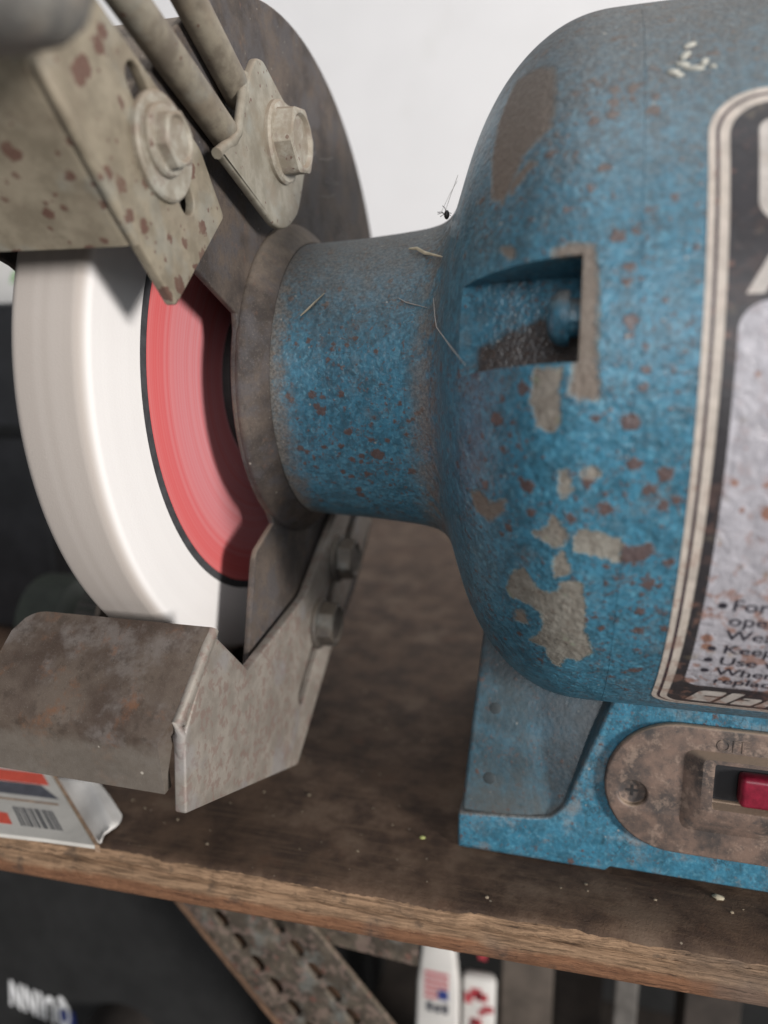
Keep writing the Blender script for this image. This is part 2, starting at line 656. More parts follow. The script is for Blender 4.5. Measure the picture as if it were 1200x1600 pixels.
def m_wheel():
    k = NT("white_abrasive")
    v = k.c()
    s = k.sep(v)
    # distance from the shaft (origin of the grinder lies 102.3 below and 15 behind it)
    yy = k.add(s['Y'], 15.0)
    zz = k.sub(s['Z'], 102.3)
    rad = k.math('SQRT', k.add(k.mul(yy, yy), k.mul(zz, zz)))
    cx = k.n('ShaderNodeCombineXYZ')
    k.link(rad, cx.inputs[0]); k.link(s['X'], cx.inputs[1])
    lines = k.noise(.55, 4, .7, vec=cx.outputs[0])
    c = k.mix(k.step(lines, .3, .7), (0.755, 0.727, 0.71), (0.775, 0.748, 0.73))
    # the cutting rim is loaded with grey swarf
    rim = k.step(rad, 64.6, 66.2)
    band = k.step(k.noise(.32, 2, .5, vec=cx.outputs[0]), .35, .65)
    c = k.mix(rim, c, k.mix(band, (0.41, 0.365, 0.33), (0.44, 0.395, 0.36)))
    k.bump(k.noise(3.0, 3, .7), .25, .0002)
    return k.out(c, .85, 0, .3)


def m_redlabel():
    k = NT("red_paper")
    s = k.sep(k.c())
    yy = k.add(s['Y'], 15.0)
    zz = k.sub(s['Z'], 102.3)
    rad = k.math('SQRT', k.add(k.mul(yy, yy), k.mul(zz, zz)))
    cx = k.n('ShaderNodeCombineXYZ')
    k.link(rad, cx.inputs[0])
    l1 = k.noise(.55, 5, .75, vec=cx.outputs[0])
    c = k.mix(k.step(l1, .35, .68), (0.62, 0.090, 0.090), (0.66, 0.19, 0.19))
    # the print is rubbed to pale rings towards the hub
    wear = k.mul(k.step(rad, 47.5, 36.0), k.step(k.noise(1.1, 4, .7, vec=cx.outputs[0]), .30, .66, .35, .9))
    c = k.mix(k.mul(wear, .85), c, (0.60, 0.29, 0.315))
    c = k.mix(k.mul(k.step(k.noise(.9, 2, .5, vec=cx.outputs[0]), .60, .70), k.mul(wear, .6)), c, (0.55, 0.44, 0.50))
    k.bump(k.noise(2.0, 3, .6), .1, .0001)
    return k.out(c, .6, 0, .35)


def m_bench():
    k = NT("grimy_plywood")
    v = k.coord((.25, 1, 1))
    c = k.mix(k.step(k.noise(.10, 5, .65), .33, .68), (0.042, 0.0245, 0.0165), (0.112, 0.068, 0.043))
    c = k.mix(k.mul(k.step(k.noise(.7, 6, .75, .2, vec=k.coord((.07, 1, 1))), .48, .68), .6), c, (0.125, 0.080, 0.050))
    c = k.mix(k.mul(k.step(k.noise(.05, 5, .7), .50, .70), .55), c, (0.160, 0.115, 0.083))
    c = k.mix(k.mul(k.step(k.noise(2.4, 4, .75), .58, .74), .30), c, (0.17, 0.135, 0.10))
    c = k.mix(k.mul(k.step(k.noise(.06, 3, .6), .60, .72), .65), c, (0.105, 0.052, 0.030))
    c = k.mix(k.mul(k.spots(3.0, .32, 3, .06, warp=.4), .7), c, (0.30, 0.25, 0.19))
    k.bump(k.add(k.noise(2.2, 5, .7), k.mul(k.noise(.6, 4, .6, vec=v), .8)), .5, .0004)
    return k.out(c, .78, 0, .35)


def m_edge():
    k = NT("raw_plywood_edge")
    v = k.coord((.09, 1.0, 1.6))
    g = k.noise(1.1, 6, .7, .3, vec=v)
    s = k.sep(k.c())
    z = k.add(s['Z'], k.mul(k.sub(k.noise(.10, 4, .65), .5), 3.0))     # 0 = under side of the board
    c = k.mix(k.step(g, .32, .68), (0.145, 0.066, 0.035), (0.285, 0.140, 0.074))
    top = k.mix(k.step(g, .34, .66), (0.150, 0.092, 0.055), (0.40, 0.255, 0.155))
    c = k.mix(k.step(z, 5.0, 6.6), c, top)
    x = s['X']
    # grey weathered stretches
    wv = k.step(k.add(k.noise(.035, 3, .6), k.mul(x, .0009)), .50, .64)
    c = k.mix(k.mul(wv, .72), c, k.mix(g, (0.085, 0.062, 0.050), (0.215, 0.165, 0.13)))
    c = k.mix(k.mul(k.step(g, .40, .30), .8), c, (0.035, 0.022, 0.015))
    c = k.mix(k.mul(k.step(k.noise(.14, 4, .65), .58, .70), .6), c, (0.06, 0.045, 0.036))
    k.bump(g, .9, .0010)
    return k.out(c, .8, 0, .3)


def m_wall():
    k = NT("white_paint_wall")
    v = k.coord((.03, .03, .03))
    c = k.mix(k.step(k.noise(.02, 3, .5), .3, .7), (0.735, 0.725, 0.725), (0.76, 0.75, 0.75))
    c = k.mix(k.mul(k.step(k.noise(.012, 4, .6), .58, .75), .3), c, (0.62, 0.61, 0.58))
    c = k.mix(k.mul(k.spots(38, 3.2, 5, .8, warp=5), .6), c, (0.34, 0.33, 0.30))
    k.bump(k.noise(.15, 3, .5), .08, .0005)
    return k.out(c, .7, 0, .3)


def m_switchplate():
    k = NT("dusty_switch_plastic")
    c = k.mix(k.step(k.noise(.16, 5, .65), .33, .66), (0.058, 0.050, 0.047), (0.190, 0.128, 0.10))
    c = k.mix(k.mul(k.step(k.noise(.3, 5, .7), .52, .66), .6), c, (0.31, 0.225, 0.175))
    c = k.mix(k.mul(k.step(k.noise(.55, 5, .7, .4), .53, .68), .6), c, (0.055, 0.05, 0.05))
    c = k.mix(k.mul(k.step(k.noise(2.0, 3, .7), .58, .75), .45), c, (0.36, 0.26, 0.19))
    up = k.up()
    d = k.mul(k.step(k.add(up, k.mul(k.sub(k.noise(.8, 5, .7), .5), .5)), .3, .8), .75)
    c = k.mix(d, c, (0.33, 0.245, 0.18))
    k.bump(k.noise(1.2, 5, .7), .3, .0002)
    return k.out(c, .55, 0, .4)


def m_print(name, col, rust=.8, rough=.38, wr=.25):
    """the printed foil of the rating label, stained through with rust"""
    k = NT(name)
    c = k.mix(k.step(k.noise(.4, 4, .6), .3, .7), tuple(x * .84 for x in col), tuple(min(1, x * 1.12) for x in col))
    r = k.mx(k.spots(4.2, 1.15, 2.8, .18, warp=1.0), k.mul(k.spots(1.9, .45, 3, .1), .9))
    lo = k.sep(k.c())['Z']          # the lower half is rustier
    r = k.mx(r, k.mul(k.step(k.noise(.42, 4, .6, .4), .52, .63), k.step(lo, 100, 66, .15, .85)))
    c = k.mix(k.mul(r, rust), c, k.mix(k.noise(1.4, 3, .6), (0.19, 0.085, 0.055), (0.36, 0.20, 0.15)))
    c = k.mix(k.mul(k.step(k.noise(.25, 3, .6), .60, .72), .35 * rust), c, (0.36, 0.29, 0.19))
    k.bump(k.add(k.noise(.45, 3, .5, .6), k.mul(k.noise(2.5, 3, .6), .25)), wr, .0006)
    return k.out(c, rough, 0, .5)


M = {}
M['paint'] = m_paint("blue_hammered_enamel", True, .93)
M['paint_base'] = m_paint("blue_enamel_base", False, 0, .75, 1.0)
M['paint_grimy_shade'] = m_paint("grimy_shaded_enamel_base", False, 0, .75, -1.0, .25)  # darker copy for the recess: grime plus painted-in shade
M['bracket'] = m_zinc("dusty_zinc", (0.315, 0.272, 0.202), (0.215, 0.182, 0.132), 1.0, 0, .45, 2.4)
M['clip'] = m_zinc("grey_zinc", (0.315, 0.292, 0.24), (0.215, 0.192, 0.15), .42, 0, .8, 1.6)
M['rod'] = m_zinc("dusty_rod_zinc", (0.265, 0.232, 0.178), (0.155, 0.13, 0.10), .5, 0, .85, 1.3)
M['bolt'] = m_zinc("bright_zinc", (0.42, 0.395, 0.335), (0.26, 0.225, 0.175), .8, .35, 1.0, 1.3)
M['bolt_dull'] = m_zinc("dull_zinc", (0.085, 0.072, 0.060), (0.046, 0.039, 0.034), .5, 0, .3, 1.2)
M['guard'] = m_guard()
M['rest_top'] = m_rest("burnt_rest_steel", True)
M['rest_side'] = m_rest("blotched_rest_steel", False)
M['wheel'] = m_wheel()
M['red'] = m_redlabel()
M['ring'] = m_plain("charcoal_paper", (0.052, 0.052, 0.056), .7)
M['dark'] = m_plain("black_iron", (0.022, 0.020, 0.020), .6)
M['dimple'] = m_plain("dark_grease", (0.024, 0.033, 0.037), .7)
M['bench'] = m_bench()
M['edge'] = m_edge()
M['wall'] = m_wall()
M['switch'] = m_switchplate()
M['rocker'] = m_plain("dark_red_plastic", (0.21, 0.012, 0.03), .35, 0, .3, .4)
M['black_plastic'] = m_plain("black_plastic", (0.016, 0.016, 0.018), .5, 0, .4, .05)
M['black_cloth'] = m_plain("black_nylon", (0.0075, 0.0075, 0.0075), .85, 0, .4, .08)
M['foil'] = m_print("silver_label_foil", (0.40, 0.385, 0.415), .95, .27, .8)
M['stripe'] = m_print("cream_label_stripe", (0.50, 0.44, 0.385), .5, .45)
M['lblack'] = m_print("black_label_ink", (0.030, 0.027, 0.030), .45, .42)
M['lmaroon'] = m_print("maroon_label_ink", (0.045, 0.027, 0.036), .3, .42)
M['ink'] = m_plain("label_text_ink", (0.025, 0.022, 0.032), .5, 0, .3)
M['letter'] = m_print("pale_letter_foil", (0.47, 0.43, 0.395), .7, .42)
M['card'] = m_plain("white_card", (0.50, 0.48, 0.44), .7, 0, .1, .1)
M['cardbrown'] = m_plain("torn_card_edge", (0.30, 0.20, 0.13), .9, 0, .3, .6)
M['cardred'] = m_plain("red_print", (0.62, 0.085, 0.05), .6, 0, .1)
M['cardgrey'] = m_plain("slate_print", (0.075, 0.078, 0.095), .6, 0, .2)
M['cardbar'] = m_plain("grey_bar_ink", (0.11, 0.11, 0.115), .6, 0, .15)
M['paper'] = m_plain("white_paper", (0.66, 0.64, 0.61), .8, 0, .06, .1)
M['green'] = m_plain("green_print", (0.20, 0.50, 0.13), .6, 0, .1)
M['olive'] = m_plain("olive_plastic", (0.022, 0.026, 0.020), .55, 0, .3, .1)
M['seed'] = m_plain('dry_seed', (0.34, 0.36, 0.13), .7, 0, .2)
M['straw'] = m_plain("dry_straw", (0.46, 0.40, 0.29), .8, 0, .2)
M['web'] = m_plain("cobweb", (0.30, 0.28, 0.26), .9, 0, .1, bump=0)
M['insect'] = m_plain("dead_insect", (0.012, 0.009, 0.009), .5, 0, .3)
M['white_text'] = m_plain("white_print", (0.86, 0.86, 0.86), .6, 0, .05, bump=0)
M['bluep'] = m_plain("blue_print", (0.015, 0.035, 0.20), .6, 0, .1)
M['flagblue'] = m_plain("navy_print", (0.03, 0.05, 0.22), .6, 0, .1)
M['pink'] = m_plain("pink_red_print", (0.50, 0.13, 0.15), .6, 0, .1)
M['redp'] = m_plain("crimson_print", (0.42, 0.045, 0.06), .6, 0, .15)
M['slot_steel'] = m_zinc("slotted_angle_steel", (0.070, 0.056, 0.042), (0.036, 0.028, 0.021), .8, .5, .35, 2.2)
M['slot_rust'] = m_plain("rusty_flange", (0.11, 0.062, 0.036), .8, 0, .4, .2)
M['board'] = m_plain("grey_offcut_wood", (0.085, 0.068, 0.055), .85, 0, .35, .06)
M['board2'] = m_plain("dark_offcut_wood", (0.035, 0.027, 0.022), .85, 0, .35, .06)
M['dull'] = m_plain("dull_grey_metal", (0.12, 0.11, 0.10), .6, .2, .3, .1)
M['tape'] = m_plain("dark_brown_tape", (0.030, 0.025, 0.022), .6, 0, .3, .1)

ZB = -102.3                                 # top of the bench
GO = (50, 15, ZB)                           # the grinder's base point

# ================================================================== the setting
w = new_obj("wall", box_me((-1500, 420, -900), (1600, 520, 1500)), M['wall'], None, (0, 420, ZB), None)
w["kind"] = "structure"
fl = new_obj("floor", box_me((-1500, -1500, -960), (1600, 420, -900)), m_plain("concrete_floor", (0.16, 0.15, 0.14), .8, 0, .2, .02), None, (0, 0, -900), None)
fl["kind"] = "structure"

# ================================================================== the bench
bench = thing("workbench", "grimy dark plywood workbench with a splintered raw front edge", "workbench", (0, 100, ZB - 12))


def edge_y(x):                              # the front edge runs a little askew to the grinder
    return -46.2 + (x + 100) * .032


X0, X1 = -420, 420
xs = np.arange(X0, X1 + .1, .75)


def n1d(x, f, seed):
    r = np.random.default_rng(seed)
    k = r.random(4000)
    t = (x - X0) * f
    i = np.floor(t).astype(int)
    u = t - i
    u = u * u * (3 - 2 * u)
    return k[i] * (1 - u) + k[i + 1] * u - .5


rag = n1d(xs, .04, 1) * 1.6 + n1d(xs, .16, 2) * .9 + n1d(xs, .6, 3) * .35
crack = np.maximum(0, n1d(xs, .05, 4) + .15) * 1.6
# profile from the top surface over the worn corner down the front: (dy from the edge, z)
prof = [(9.0, 0), (6.0, 0), (3.2, -.05), (1.8, -.25), (1.0, -.7), (.55, -1.4), (.35, -2.2), (.30, -3.0), (.55, -3.5), (.95, -3.8),
        (.50, -4.1), (.0, -4.6), (-.25, -5.6), (-.3, -6.8), (-.2, -8.0), (0, -9.2), (.35, -10.0), (1.2, -10.35), (9.0, -10.4)]
verts, faces = [], []
fine = [np.random.default_rng(20 + i).normal(0, .05, len(xs)) for i in range(len(prof))]
for i, (dy, dz) in enumerate(prof):
    e = edge_y(xs)
    kz = 1.0 if 3 <= i <= 15 else 0.0
    upper = 1.0 if i <= 8 else .25
    y = e + dy + kz * rag * upper + kz * fine[i] * 1.6
    if i in (8, 9, 10):
        y = y + crack * (1.0 if i == 9 else .5)
    z = ZB + dz + kz * (n1d(xs, .05, 60) * .5 + fine[i]) * (1 if i > 3 else .4)
    if i in (3, 4, 5):                       # chunks broken off the upper ply
        z = z - np.maximum(0, n1d(xs, .03, 9) - .1) * 2.6
    for a, b, c in zip(xs, y, z):
        verts.append((a, b, c))
n = len(xs)
for i in range(len(prof) - 1):
    for j in range(n - 1):
        faces.append((i * n + j, i * n + j + 1, (i + 1) * n + j + 1, (i + 1) * n + j))
me = fix_normals(mesh_from(verts, faces))
ep = new_obj("front_edge", me, M['edge'], bench, None, 60)
# top material shows on the flat part of that strip
me.materials.append(M['bench'])
for p in me.polygons:
    if p.index < 4 * (n - 1):
        p.material_index = 1
bm = bmesh.new()
yA = lambda x: edge_y(x) + 9.0
vs = [bm.verts.new(v) for v in [(X0, yA(X0), ZB), (X1, yA(X1), ZB), (X1, 418, ZB), (X0, 418, ZB),
                                (X0, yA(X0), ZB - 10.4), (X1, yA(X1), ZB - 10.4), (X1, 418, ZB - 10.4), (X0, 418, ZB - 10.4)]]
for f in [(0, 1, 2, 3), (7, 6, 5, 4), (1, 5, 6, 2), (2, 6, 7, 3), (3, 7, 4, 0)]:
    bm.faces.new([vs[i] for i in f])
new_obj("bench_top", bm_mesh(bm), M['bench'], bench, None, None)

# slotted angle under the bench: the rail along the front, and the brace that runs down from it
rail = plate2d([(-97, -113.0), (-34, -113.0), (-34, -152.5), (-90, -149.6)], [], 1.8, .3)
remap(rail, lambda u, v, q: (u, -8 + q, v))
new_obj("angle_rail", rail, M['slot_steel'], bench)
bro = [(-100.6, -149.0), (-66, -143.0), (-20, -207.5), (-51.0, -231)]
d = Vector((49.5, -56.5)).normalized()
nrm = Vector((-d.y, d.x))
slots = []
for k in range(18):
    for off, L in ((-4.0, 2.0), (10, 2.0)):
        c0 = Vector((-83.0, -150.0)) + d * (k * 8.0 - 24 + (2 if off > 0 else 0)) + nrm * off + d * 1
        slots.append(slot_loop(tuple(c0), tuple(c0 + d * L), 3.6, 5))
bro = [tuple(Vector((-83, -148)) - d * 30 + nrm * -12.5), tuple(Vector((-83, -148)) + d * 130 + nrm * -12.5),
       tuple(Vector((-83, -148)) + d * 130 + nrm * 17.5), tuple(Vector((-83, -148)) - d * 30 + nrm * 17.5)]
br = plate2d(bro, slots, 1.8, .25, 1)
remap(br, lambda u, v, q: (u, -10.5 + q, v))
brace = new_obj("angle_brace", br, M['slot_steel'], bench)
a0 = Vector((-83, -148)) - d * 30 + nrm * -12.5
a1 = a0 + d * 160
bm = bmesh.new()
q = [(a0.x, -10.6, a0.y), (a1.x, -10.6, a1.y), (a1.x - 1.4, -10.6, a1.y - 1.2), (a0.x - 1.4, -10.6, a0.y - 1.2)]
vv = [bm.verts.new(p) for p in q] + [bm.verts.new((p[0], p[1] + 30, p[2])) for p in q]
for f in [(0, 1, 2, 3), (4, 5, 6, 7), (0, 1, 5, 4), (1, 2, 6, 5), (2, 3, 7, 6), (3, 0, 4, 7)]:
    bm.faces.new([vv[i] for i in f])
new_obj("flange", bm_mesh(bm), M['slot_rust'], brace, None, None)

# ================================================================== the bench grinder
G = thing("bench_grinder", "worn blue bench grinder with rust freckles and one white wheel in a brown guard", "bench grinder", GO)

# ---- motor end bell with neck: one casting turned about the shaft, with a screw pocket cut into its shoulder
PX = [-62, -59, -48, -39, -33, -30, -28.3, -27, -25.6, -24, -22.5, -21, -19.5, -18, -16.5, -15, -13.5, -12, -10.5, -9, -7.5, -6, -4.5, -3, -1.5, 0, 2, 7.0]
PR = [31.55, 31.7, 32.1, 32.8, 33.4, 34.0, 34.65, 35.5, 36.9, 39.6, 43.6, 47.6, 51.2, 54.1, 56.5, 58.6, 60.3, 61.8, 63.1, 64.2, 65.15, 65.95, 66.6, 67.1, 67.5, 67.75, 67.95, 68.0]
# smooth the profile and resample it by arc length
xx = np.linspace(-62, 7.0, 900)
rr = np.interp(xx, PX, PR)
for _ in range(160):
    rr[1:-1] = .25 * rr[:-2] + .5 * rr[1:-1] + .25 * rr[2:]
sl = np.concatenate([[0], np.cumsum(np.hypot(np.diff(xx), np.diff(rr)))])
ns = 190
su = np.linspace(0, sl[-1], ns)
xu, ru = np.interp(su, sl, xx), np.interp(su, sl, rr)
th = np.concatenate([np.radians(np.linspace(-115, 105, 430, endpoint=False)), np.radians(np.linspace(105, 245, 60, endpoint=False))])
me = (lambda v, f: mesh_from(v, f + [tuple(range(len(th))), tuple(range(ns * len(th) - 1, (ns - 1) * len(th) - 1, -1))]))(
    *revolve(list(zip(xu, ru)), list(th)))
fix_normals(me)
tmp = bpy.data.objects.new("tmp", me)
COL.objects.link(tmp)
# the pocket, in its own frame: floor set 54 mm out from the shaft, right wall square to the shaft
phi = math.radians(9.0)
pocket = fillet([(-40, -6.9), (0, -6.9), (0, 6.9), (-40, 6.9)], [0, .5, .5, 0], 3)
bm = bmesh.new()
out = Vector((0, -math.cos(phi), math.sin(phi)))
rnd = Vector((0, math.sin(phi), math.cos(phi)))
# section of the scoop: square wall at X = 0, level floor, then the floor dips towards the neck
fl_ = [(0, 90), (0, 57.6), (-.5, 57.2), (-9, 56.2), (-13, 55.6), (-16, 54.8), (-19, 53.6), (-23, 51), (-34, 47), (-34, 90)]
A_ = [bm.verts.new(Vector((u, 0, 0)) + out * dd - rnd * (6.9 + (dd - 58) * .01)) for u, dd in fl_]
B_ = [bm.verts.new(Vector((u, 0, 0)) + out * dd + rnd * (6.9 + (dd - 58) * .01)) for u, dd in fl_]
bm.faces.new(A_); bm.faces.new(B_[::-1])
for i in range(len(fl_)):
    q = (i + 1) % len(fl_)
    bm.faces.new((A_[i], A_[q], B_[q], B_[i]))
cut = bpy.data.objects.new("cut", bm_mesh(bm))
COL.objects.link(cut)
md = tmp.modifiers.new("b", 'BOOLEAN')
md.operation = 'DIFFERENCE'
md.object = cut
md.solver = 'EXACT'
bell_me = eval_mesh(tmp)
bpy.data.objects.remove(tmp)
bpy.data.objects.remove(cut)

# paint loss on the casting: outlines in (X mm, degrees round the shaft), kept as signed distances in mm
CHIPS = [
 (0.75, [(-4.1, 16.1), (-1.0, 16.3), (1.5, 15.9), (2.1, 11.0), (2.3, 3.5), (2.9, -0.8), (0.1, -1.1), (-1.1, -0.1), (-0.5, 2.8), (-0.7, 14.6), (-3.7, 14.9)]),
 (0.35, [(-5.8, 2.5), (-1.9, 2.6), (-2.3, -0.1), (-1.9, -3.6), (-3.2, -4.8), (-5.0, -4.4), (-6.1, -1.4)]),
 (0.2, [(-2.0, -9.3), (-0.8, -8.9), (0.1, -11.8), (-1.4, -12.6)]),
 (0.3, [(0.8, -9.0), (2.8, -8.7), (3.7, -9.5), (2.5, -10.0), (0.9, -9.8)]),
 (0.2, [(-5.7, -18.1), (-3.2, -16.8), (-2.7, -14.8), (-0.8, -16.6), (-0.4, -18.2), (-1.6, -19.4), (-2.7, -19.5), (-4.1, -18.5)]),
 (0.0, [(0.6, -16.8), (2.0, -16.3), (6.8, -17.5), (6.9, -20.8), (4.9, -20.2), (0.7, -19.5)]),
 (0.1, [(-2.1, -20.9), (-0.9, -19.7), (-0.4, -21.3), (0.5, -21.9), (-0.0, -23.4), (-1.8, -24.0), (-2.4, -22.4)]),
 (0.05, [(-8.5, -25.7), (-6.4, -24.1), (-4.8, -26.8), (-2.7, -27.1), (-1.4, -26.1), (-1.1, -24.3), (2.0, -24.1), (2.8, -28.5), (2.7, -33.0), (3.6, -35.4), (4.3, -38.0), (2.3, -40.6), (0.3, -40.4), (-0.9, -43.9), (-2.1, -43.3), (-3.2, -39.1), (-5.9, -39.0), (-3.6, -35.0), (-3.8, -31.2), (-5.6, -30.4), (-9.1, -30.8), (-9.6, -29.6)]),
 (0.6, [(-8.0, -32.8), (-6.5, -32.3), (-6.0, -34.9), (-8.2, -35.7)]),
 (1.0, [(-7.6, 48.0), (-5.2, 44.1), (-4.9, 35.9), (-5.1, 32.7), (-6.5, 31.9), (-8.9, 30.6), (-10.1, 27.2), (-11.6, 24.8), (-13.5, 27.1), (-14.2, 35.2), (-13.8, 43.3), (-11.9, 51.0)]),
 (1.0, [(-7.9, 29.1), (-6.9, 28.3), (-10.2, 25.4), (-11.4, 26.7)]),
 (0.6, [(-11.3, 18.4), (-9.7, 17.9), (-9.0, 16.4), (-10.3, 16.4)]),
 (0.7, [(-15.6, -16.4), (-13.7, -14.8), (-12.1, -16.0), (-9.5, -14.5), (-10.0, -16.6), (-12.1, -19.1), (-14.4, -18.9)]),
]
BROWN = [[(6.8, -17.7), (8.1, -18.5), (10.8, -17.7), (11.8, -18.9), (10.0, -20.4), (6.9, -20.8)]]
SPOTS = [(-48.9, -9.0, 1.15), (-49.7, -7.7, 0.89), (-55.9, -4.1, 0.77), (-55.3, -5.3, 0.64), (-50.7, -3.4, 0.89), (-48.4, -4.0, 0.63), (-54.5, -23.7, 0.79), (-53.3, -25.3, 0.66), (-49.2, -22.8, 0.52), (-45.6, -22.1, 0.65), (-43.4, -16.4, 0.89), (-37.9, -24.5, 1.4), (-41.4, -25.8, 0.77), (-43.6, -27.4, 0.78), (-40.7, -33.4, 0.79), (-46.1, -33.5, 0.66), (-44.6, -35.7, 0.67), (-28.8, -8.4, 0.6), (-29.9, -10.7, 0.36), (-30.8, -11.3, 0.49), (-38.9, -18.9, 0.63), (-35.4, -18.7, 0.5), (-51.9, -31.8, 0.54), (-44.5, -2.8, 0.75), (-51.5, 15.5, 0.63), (-46.3, 14.3, 0.5), (-43.6, 13.5, 0.62), (-41.7, 15.8, 0.62), (-54.2, 14.5, 0.63), (-47.4, 8.8, 0.5), (-37.4, 10.9, 0.61), (-32.3, -5.7, 0.49), (-35.0, -26.1, 0.38), (-36.7, -31.9, 0.39), (-40.1, -37.4, 0.53), (-36.1, -38.0, 0.4), (-47.8, -27.2, 0.26), (-50.6, -27.2, 0.26), (-31.3, -16.3, 0.49), (-27.8, -7.3, 0.48), (8.4, 34.6, 0.69), (8.2, 32.4, 1.02), (2.2, 25.0, 0.84), (4.1, 16.6, 0.99), (6.4, 17.2, 0.65), (11.8, 27.6, 0.33), (6.2, 7.5, 0.98), (5.9, 5.8, 0.65), (8.2, 0.4, 0.74), (12.4, -0.1, 0.41), (6.9, -3.4, 1.33), (2.5, -3.1, 0.67), (5.7, -3.1, 0.5), (3.6, -2.4, 0.34), (9.9, -11.0, 0.94), (13.4, -12.1, 0.76), (11.7, -12.9, 0.86), (7.7, -8.1, 1.02), (11.7, -9.1, 1.18), (4.4, -13.6, 1.05), (-0.2, -15.1, 0.72), (2.1, -10.2, 0.87), (-11.1, -3.9, 1.11), (-8.6, -4.0, 0.54), (-8.9, 4.2, 0.35), (-10.0, -7.5, 0.65), (-6.5, -6.2, 0.36), (-6.1, -11.8, 1.09), (-7.1, -11.2, 0.55), (-5.6, -15.2, 0.83), (-8.9, -18.6, 0.77), (-11.5, -16.8, 0.78), (-10.0, -20.1, 0.49), (5.0, -21.4, 0.55), (2.0, -21.2, 0.37), (8.8, -20.7, 0.54), (8.6, -23.6, 0.55), (10.4, -28.3, 0.85), (10.4, -32.0, 0.87), (14.1, -31.2, 0.67), (9.6, -42.8, 0.53), (11.0, -41.9, 0.94), (11.9, -41.3, 0.62), (7.9, -40.7, 0.42), (8.2, -38.3, 0.41), (4.2, -30.1, 0.48), (12.5, -23.8, 0.55), (8.5, -22.7, 0.36), (10.7, -22.5, 0.36), (5.1, -41.0, 0.42), (7.7, -44.8, 0.65), (-4.1, -43.6, 0.66), (-10.3, -44.1, 0.57), (-7.5, -38.8, 0.65), (-16.0, -25.3, 0.53), (-6.9, -22.2, 0.39), (3.0, -26.2, 0.38), (-0.1, -9.5, 0.44), (-3.9, -0.0, 0.52), (5.5, -35.5, 0.3)]


def s_of(x):
    return np.interp(x, np.concatenate([xx, [300]]), np.concatenate([sl, [sl[-1] + 295]]))


def r_of(x):
    return np.interp(x, np.concatenate([xx, [300]]), np.concatenate([rr, [68.0]]))


def poly_sd(P, poly):
    """signed distance, positive inside"""
    poly = np.array(poly)
    d = np.full(len(P), 1e9)
    ins = np.zeros(len(P), bool)
    for i in range(len(poly)):
        a, b = poly[i - 1], poly[i]
        ab = b - a
        t = np.clip(((P - a) @ ab) / (ab @ ab), 0, 1)
        d = np.minimum(d, np.hypot(*(P - a - t[:, None] * ab).T))
        c = ((a[1] > P[:, 1]) != (b[1] > P[:, 1])) & (P[:, 0] < (b[0] - a[0]) * (P[:, 1] - a[1]) / (b[1] - a[1] + 1e-12) + a[0])
        ins ^= c
    return np.where(ins, d, -d)


def wear(me):
    """write the paint-loss distances onto a mesh given in world millimetres"""
    n = len(me.vertices)
    co = np.empty(n * 3)
    me.vertices.foreach_get("co", co)
    co = co.reshape(-1, 3)
    r = np.hypot(co[:, 1], co[:, 2])
    ph = np.degrees(np.arctan2(co[:, 2], -co[:, 1]))
    on = r > r_of(co[:, 0]) - .6                 # not on the pocket walls
    chip = np.full(n, -3.0); tone = np.zeros(n); rust = np.full(n, -3.0)
    s = s_of(co[:, 0])
    for t, pl in CHIPS:
        rm = r_of(np.mean([p[0] for p in pl]))
        P = np.stack([s, np.radians(ph) * rm], 1)
        q = [(s_of(a), math.radians(b) * rm) for a, b in pl]
        sd = poly_sd(P, q)
        tone = np.where(sd > np.maximum(chip, -1.2), t, tone)
        chip = np.maximum(chip, sd)
    for pl in BROWN:
        rm = 68.0
        P = np.stack([s, np.radians(ph) * rm], 1)
        rust = np.maximum(rust, poly_sd(P, [(s_of(a), math.radians(b) * rm) for a, b in pl]))
    for a, b, q in SPOTS:
        ds = s - s_of(a)
        dp = np.radians(ph - b) * r_of(a)
        rust = np.maximum(rust, q - np.hypot(ds, dp * 1.15))
    chip[~on] = -3; rust[~on] = -3
    for nm, a in (("chip", chip), ("tone", tone), ("rust", rust)):
        at = me.attributes.new(nm, 'FLOAT', 'POINT')
        at.data.foreach_set("value", np.clip(a, -3, 3).astype(np.float32))


wear(bell_me)
bell = new_obj("end_bell", bell_me, M['paint'], G, None, 32)

# pan head screw in the pocket, painted over
out = Vector((0, -math.cos(phi), math.sin(phi)))
scr = revolve_solid([(0.2, 2.6), (-1.4, 2.7), (-1.5, 3.7), (-2.0, 3.85), (-3.0, 3.7), (-3.9, 3.0), (-4.4, 1.8), (-4.6, .2)], 32)
scr.transform(Matrix.Translation(out * 61.9))
for a in ("chip", "tone", "rust"):
    at = scr.attributes.new(a, 'FLOAT', 'POINT')
    at.data.foreach_set("value", np.full(len(scr.vertices), -3 if a != "tone" else 0, np.float32))
new_obj("housing_screw", scr, M['paint'], bell)

# ---- motor barrel: from the seam to the far end
pr = [(7.03, 60), (7.03, 67.95), (7.08, 68.0)] + [(x, 68.0) for x in np.linspace(7.5, 44, 82)] + [(60, 68.0), (92.9, 68.0), (92.95, 67.8), (92.95, 60)]
th2 = np.concatenate([np.radians(np.linspace(-105, 95, 400, endpoint=False)), np.radians(np.linspace(95, 255, 50, endpoint=False))])
v, f = revolve(pr, list(th2))
bar = fix_normals(mesh_from(v, f))
wear(bar)
barrel = new_obj("motor_barrel", bar, M['paint'], G, None, 40)
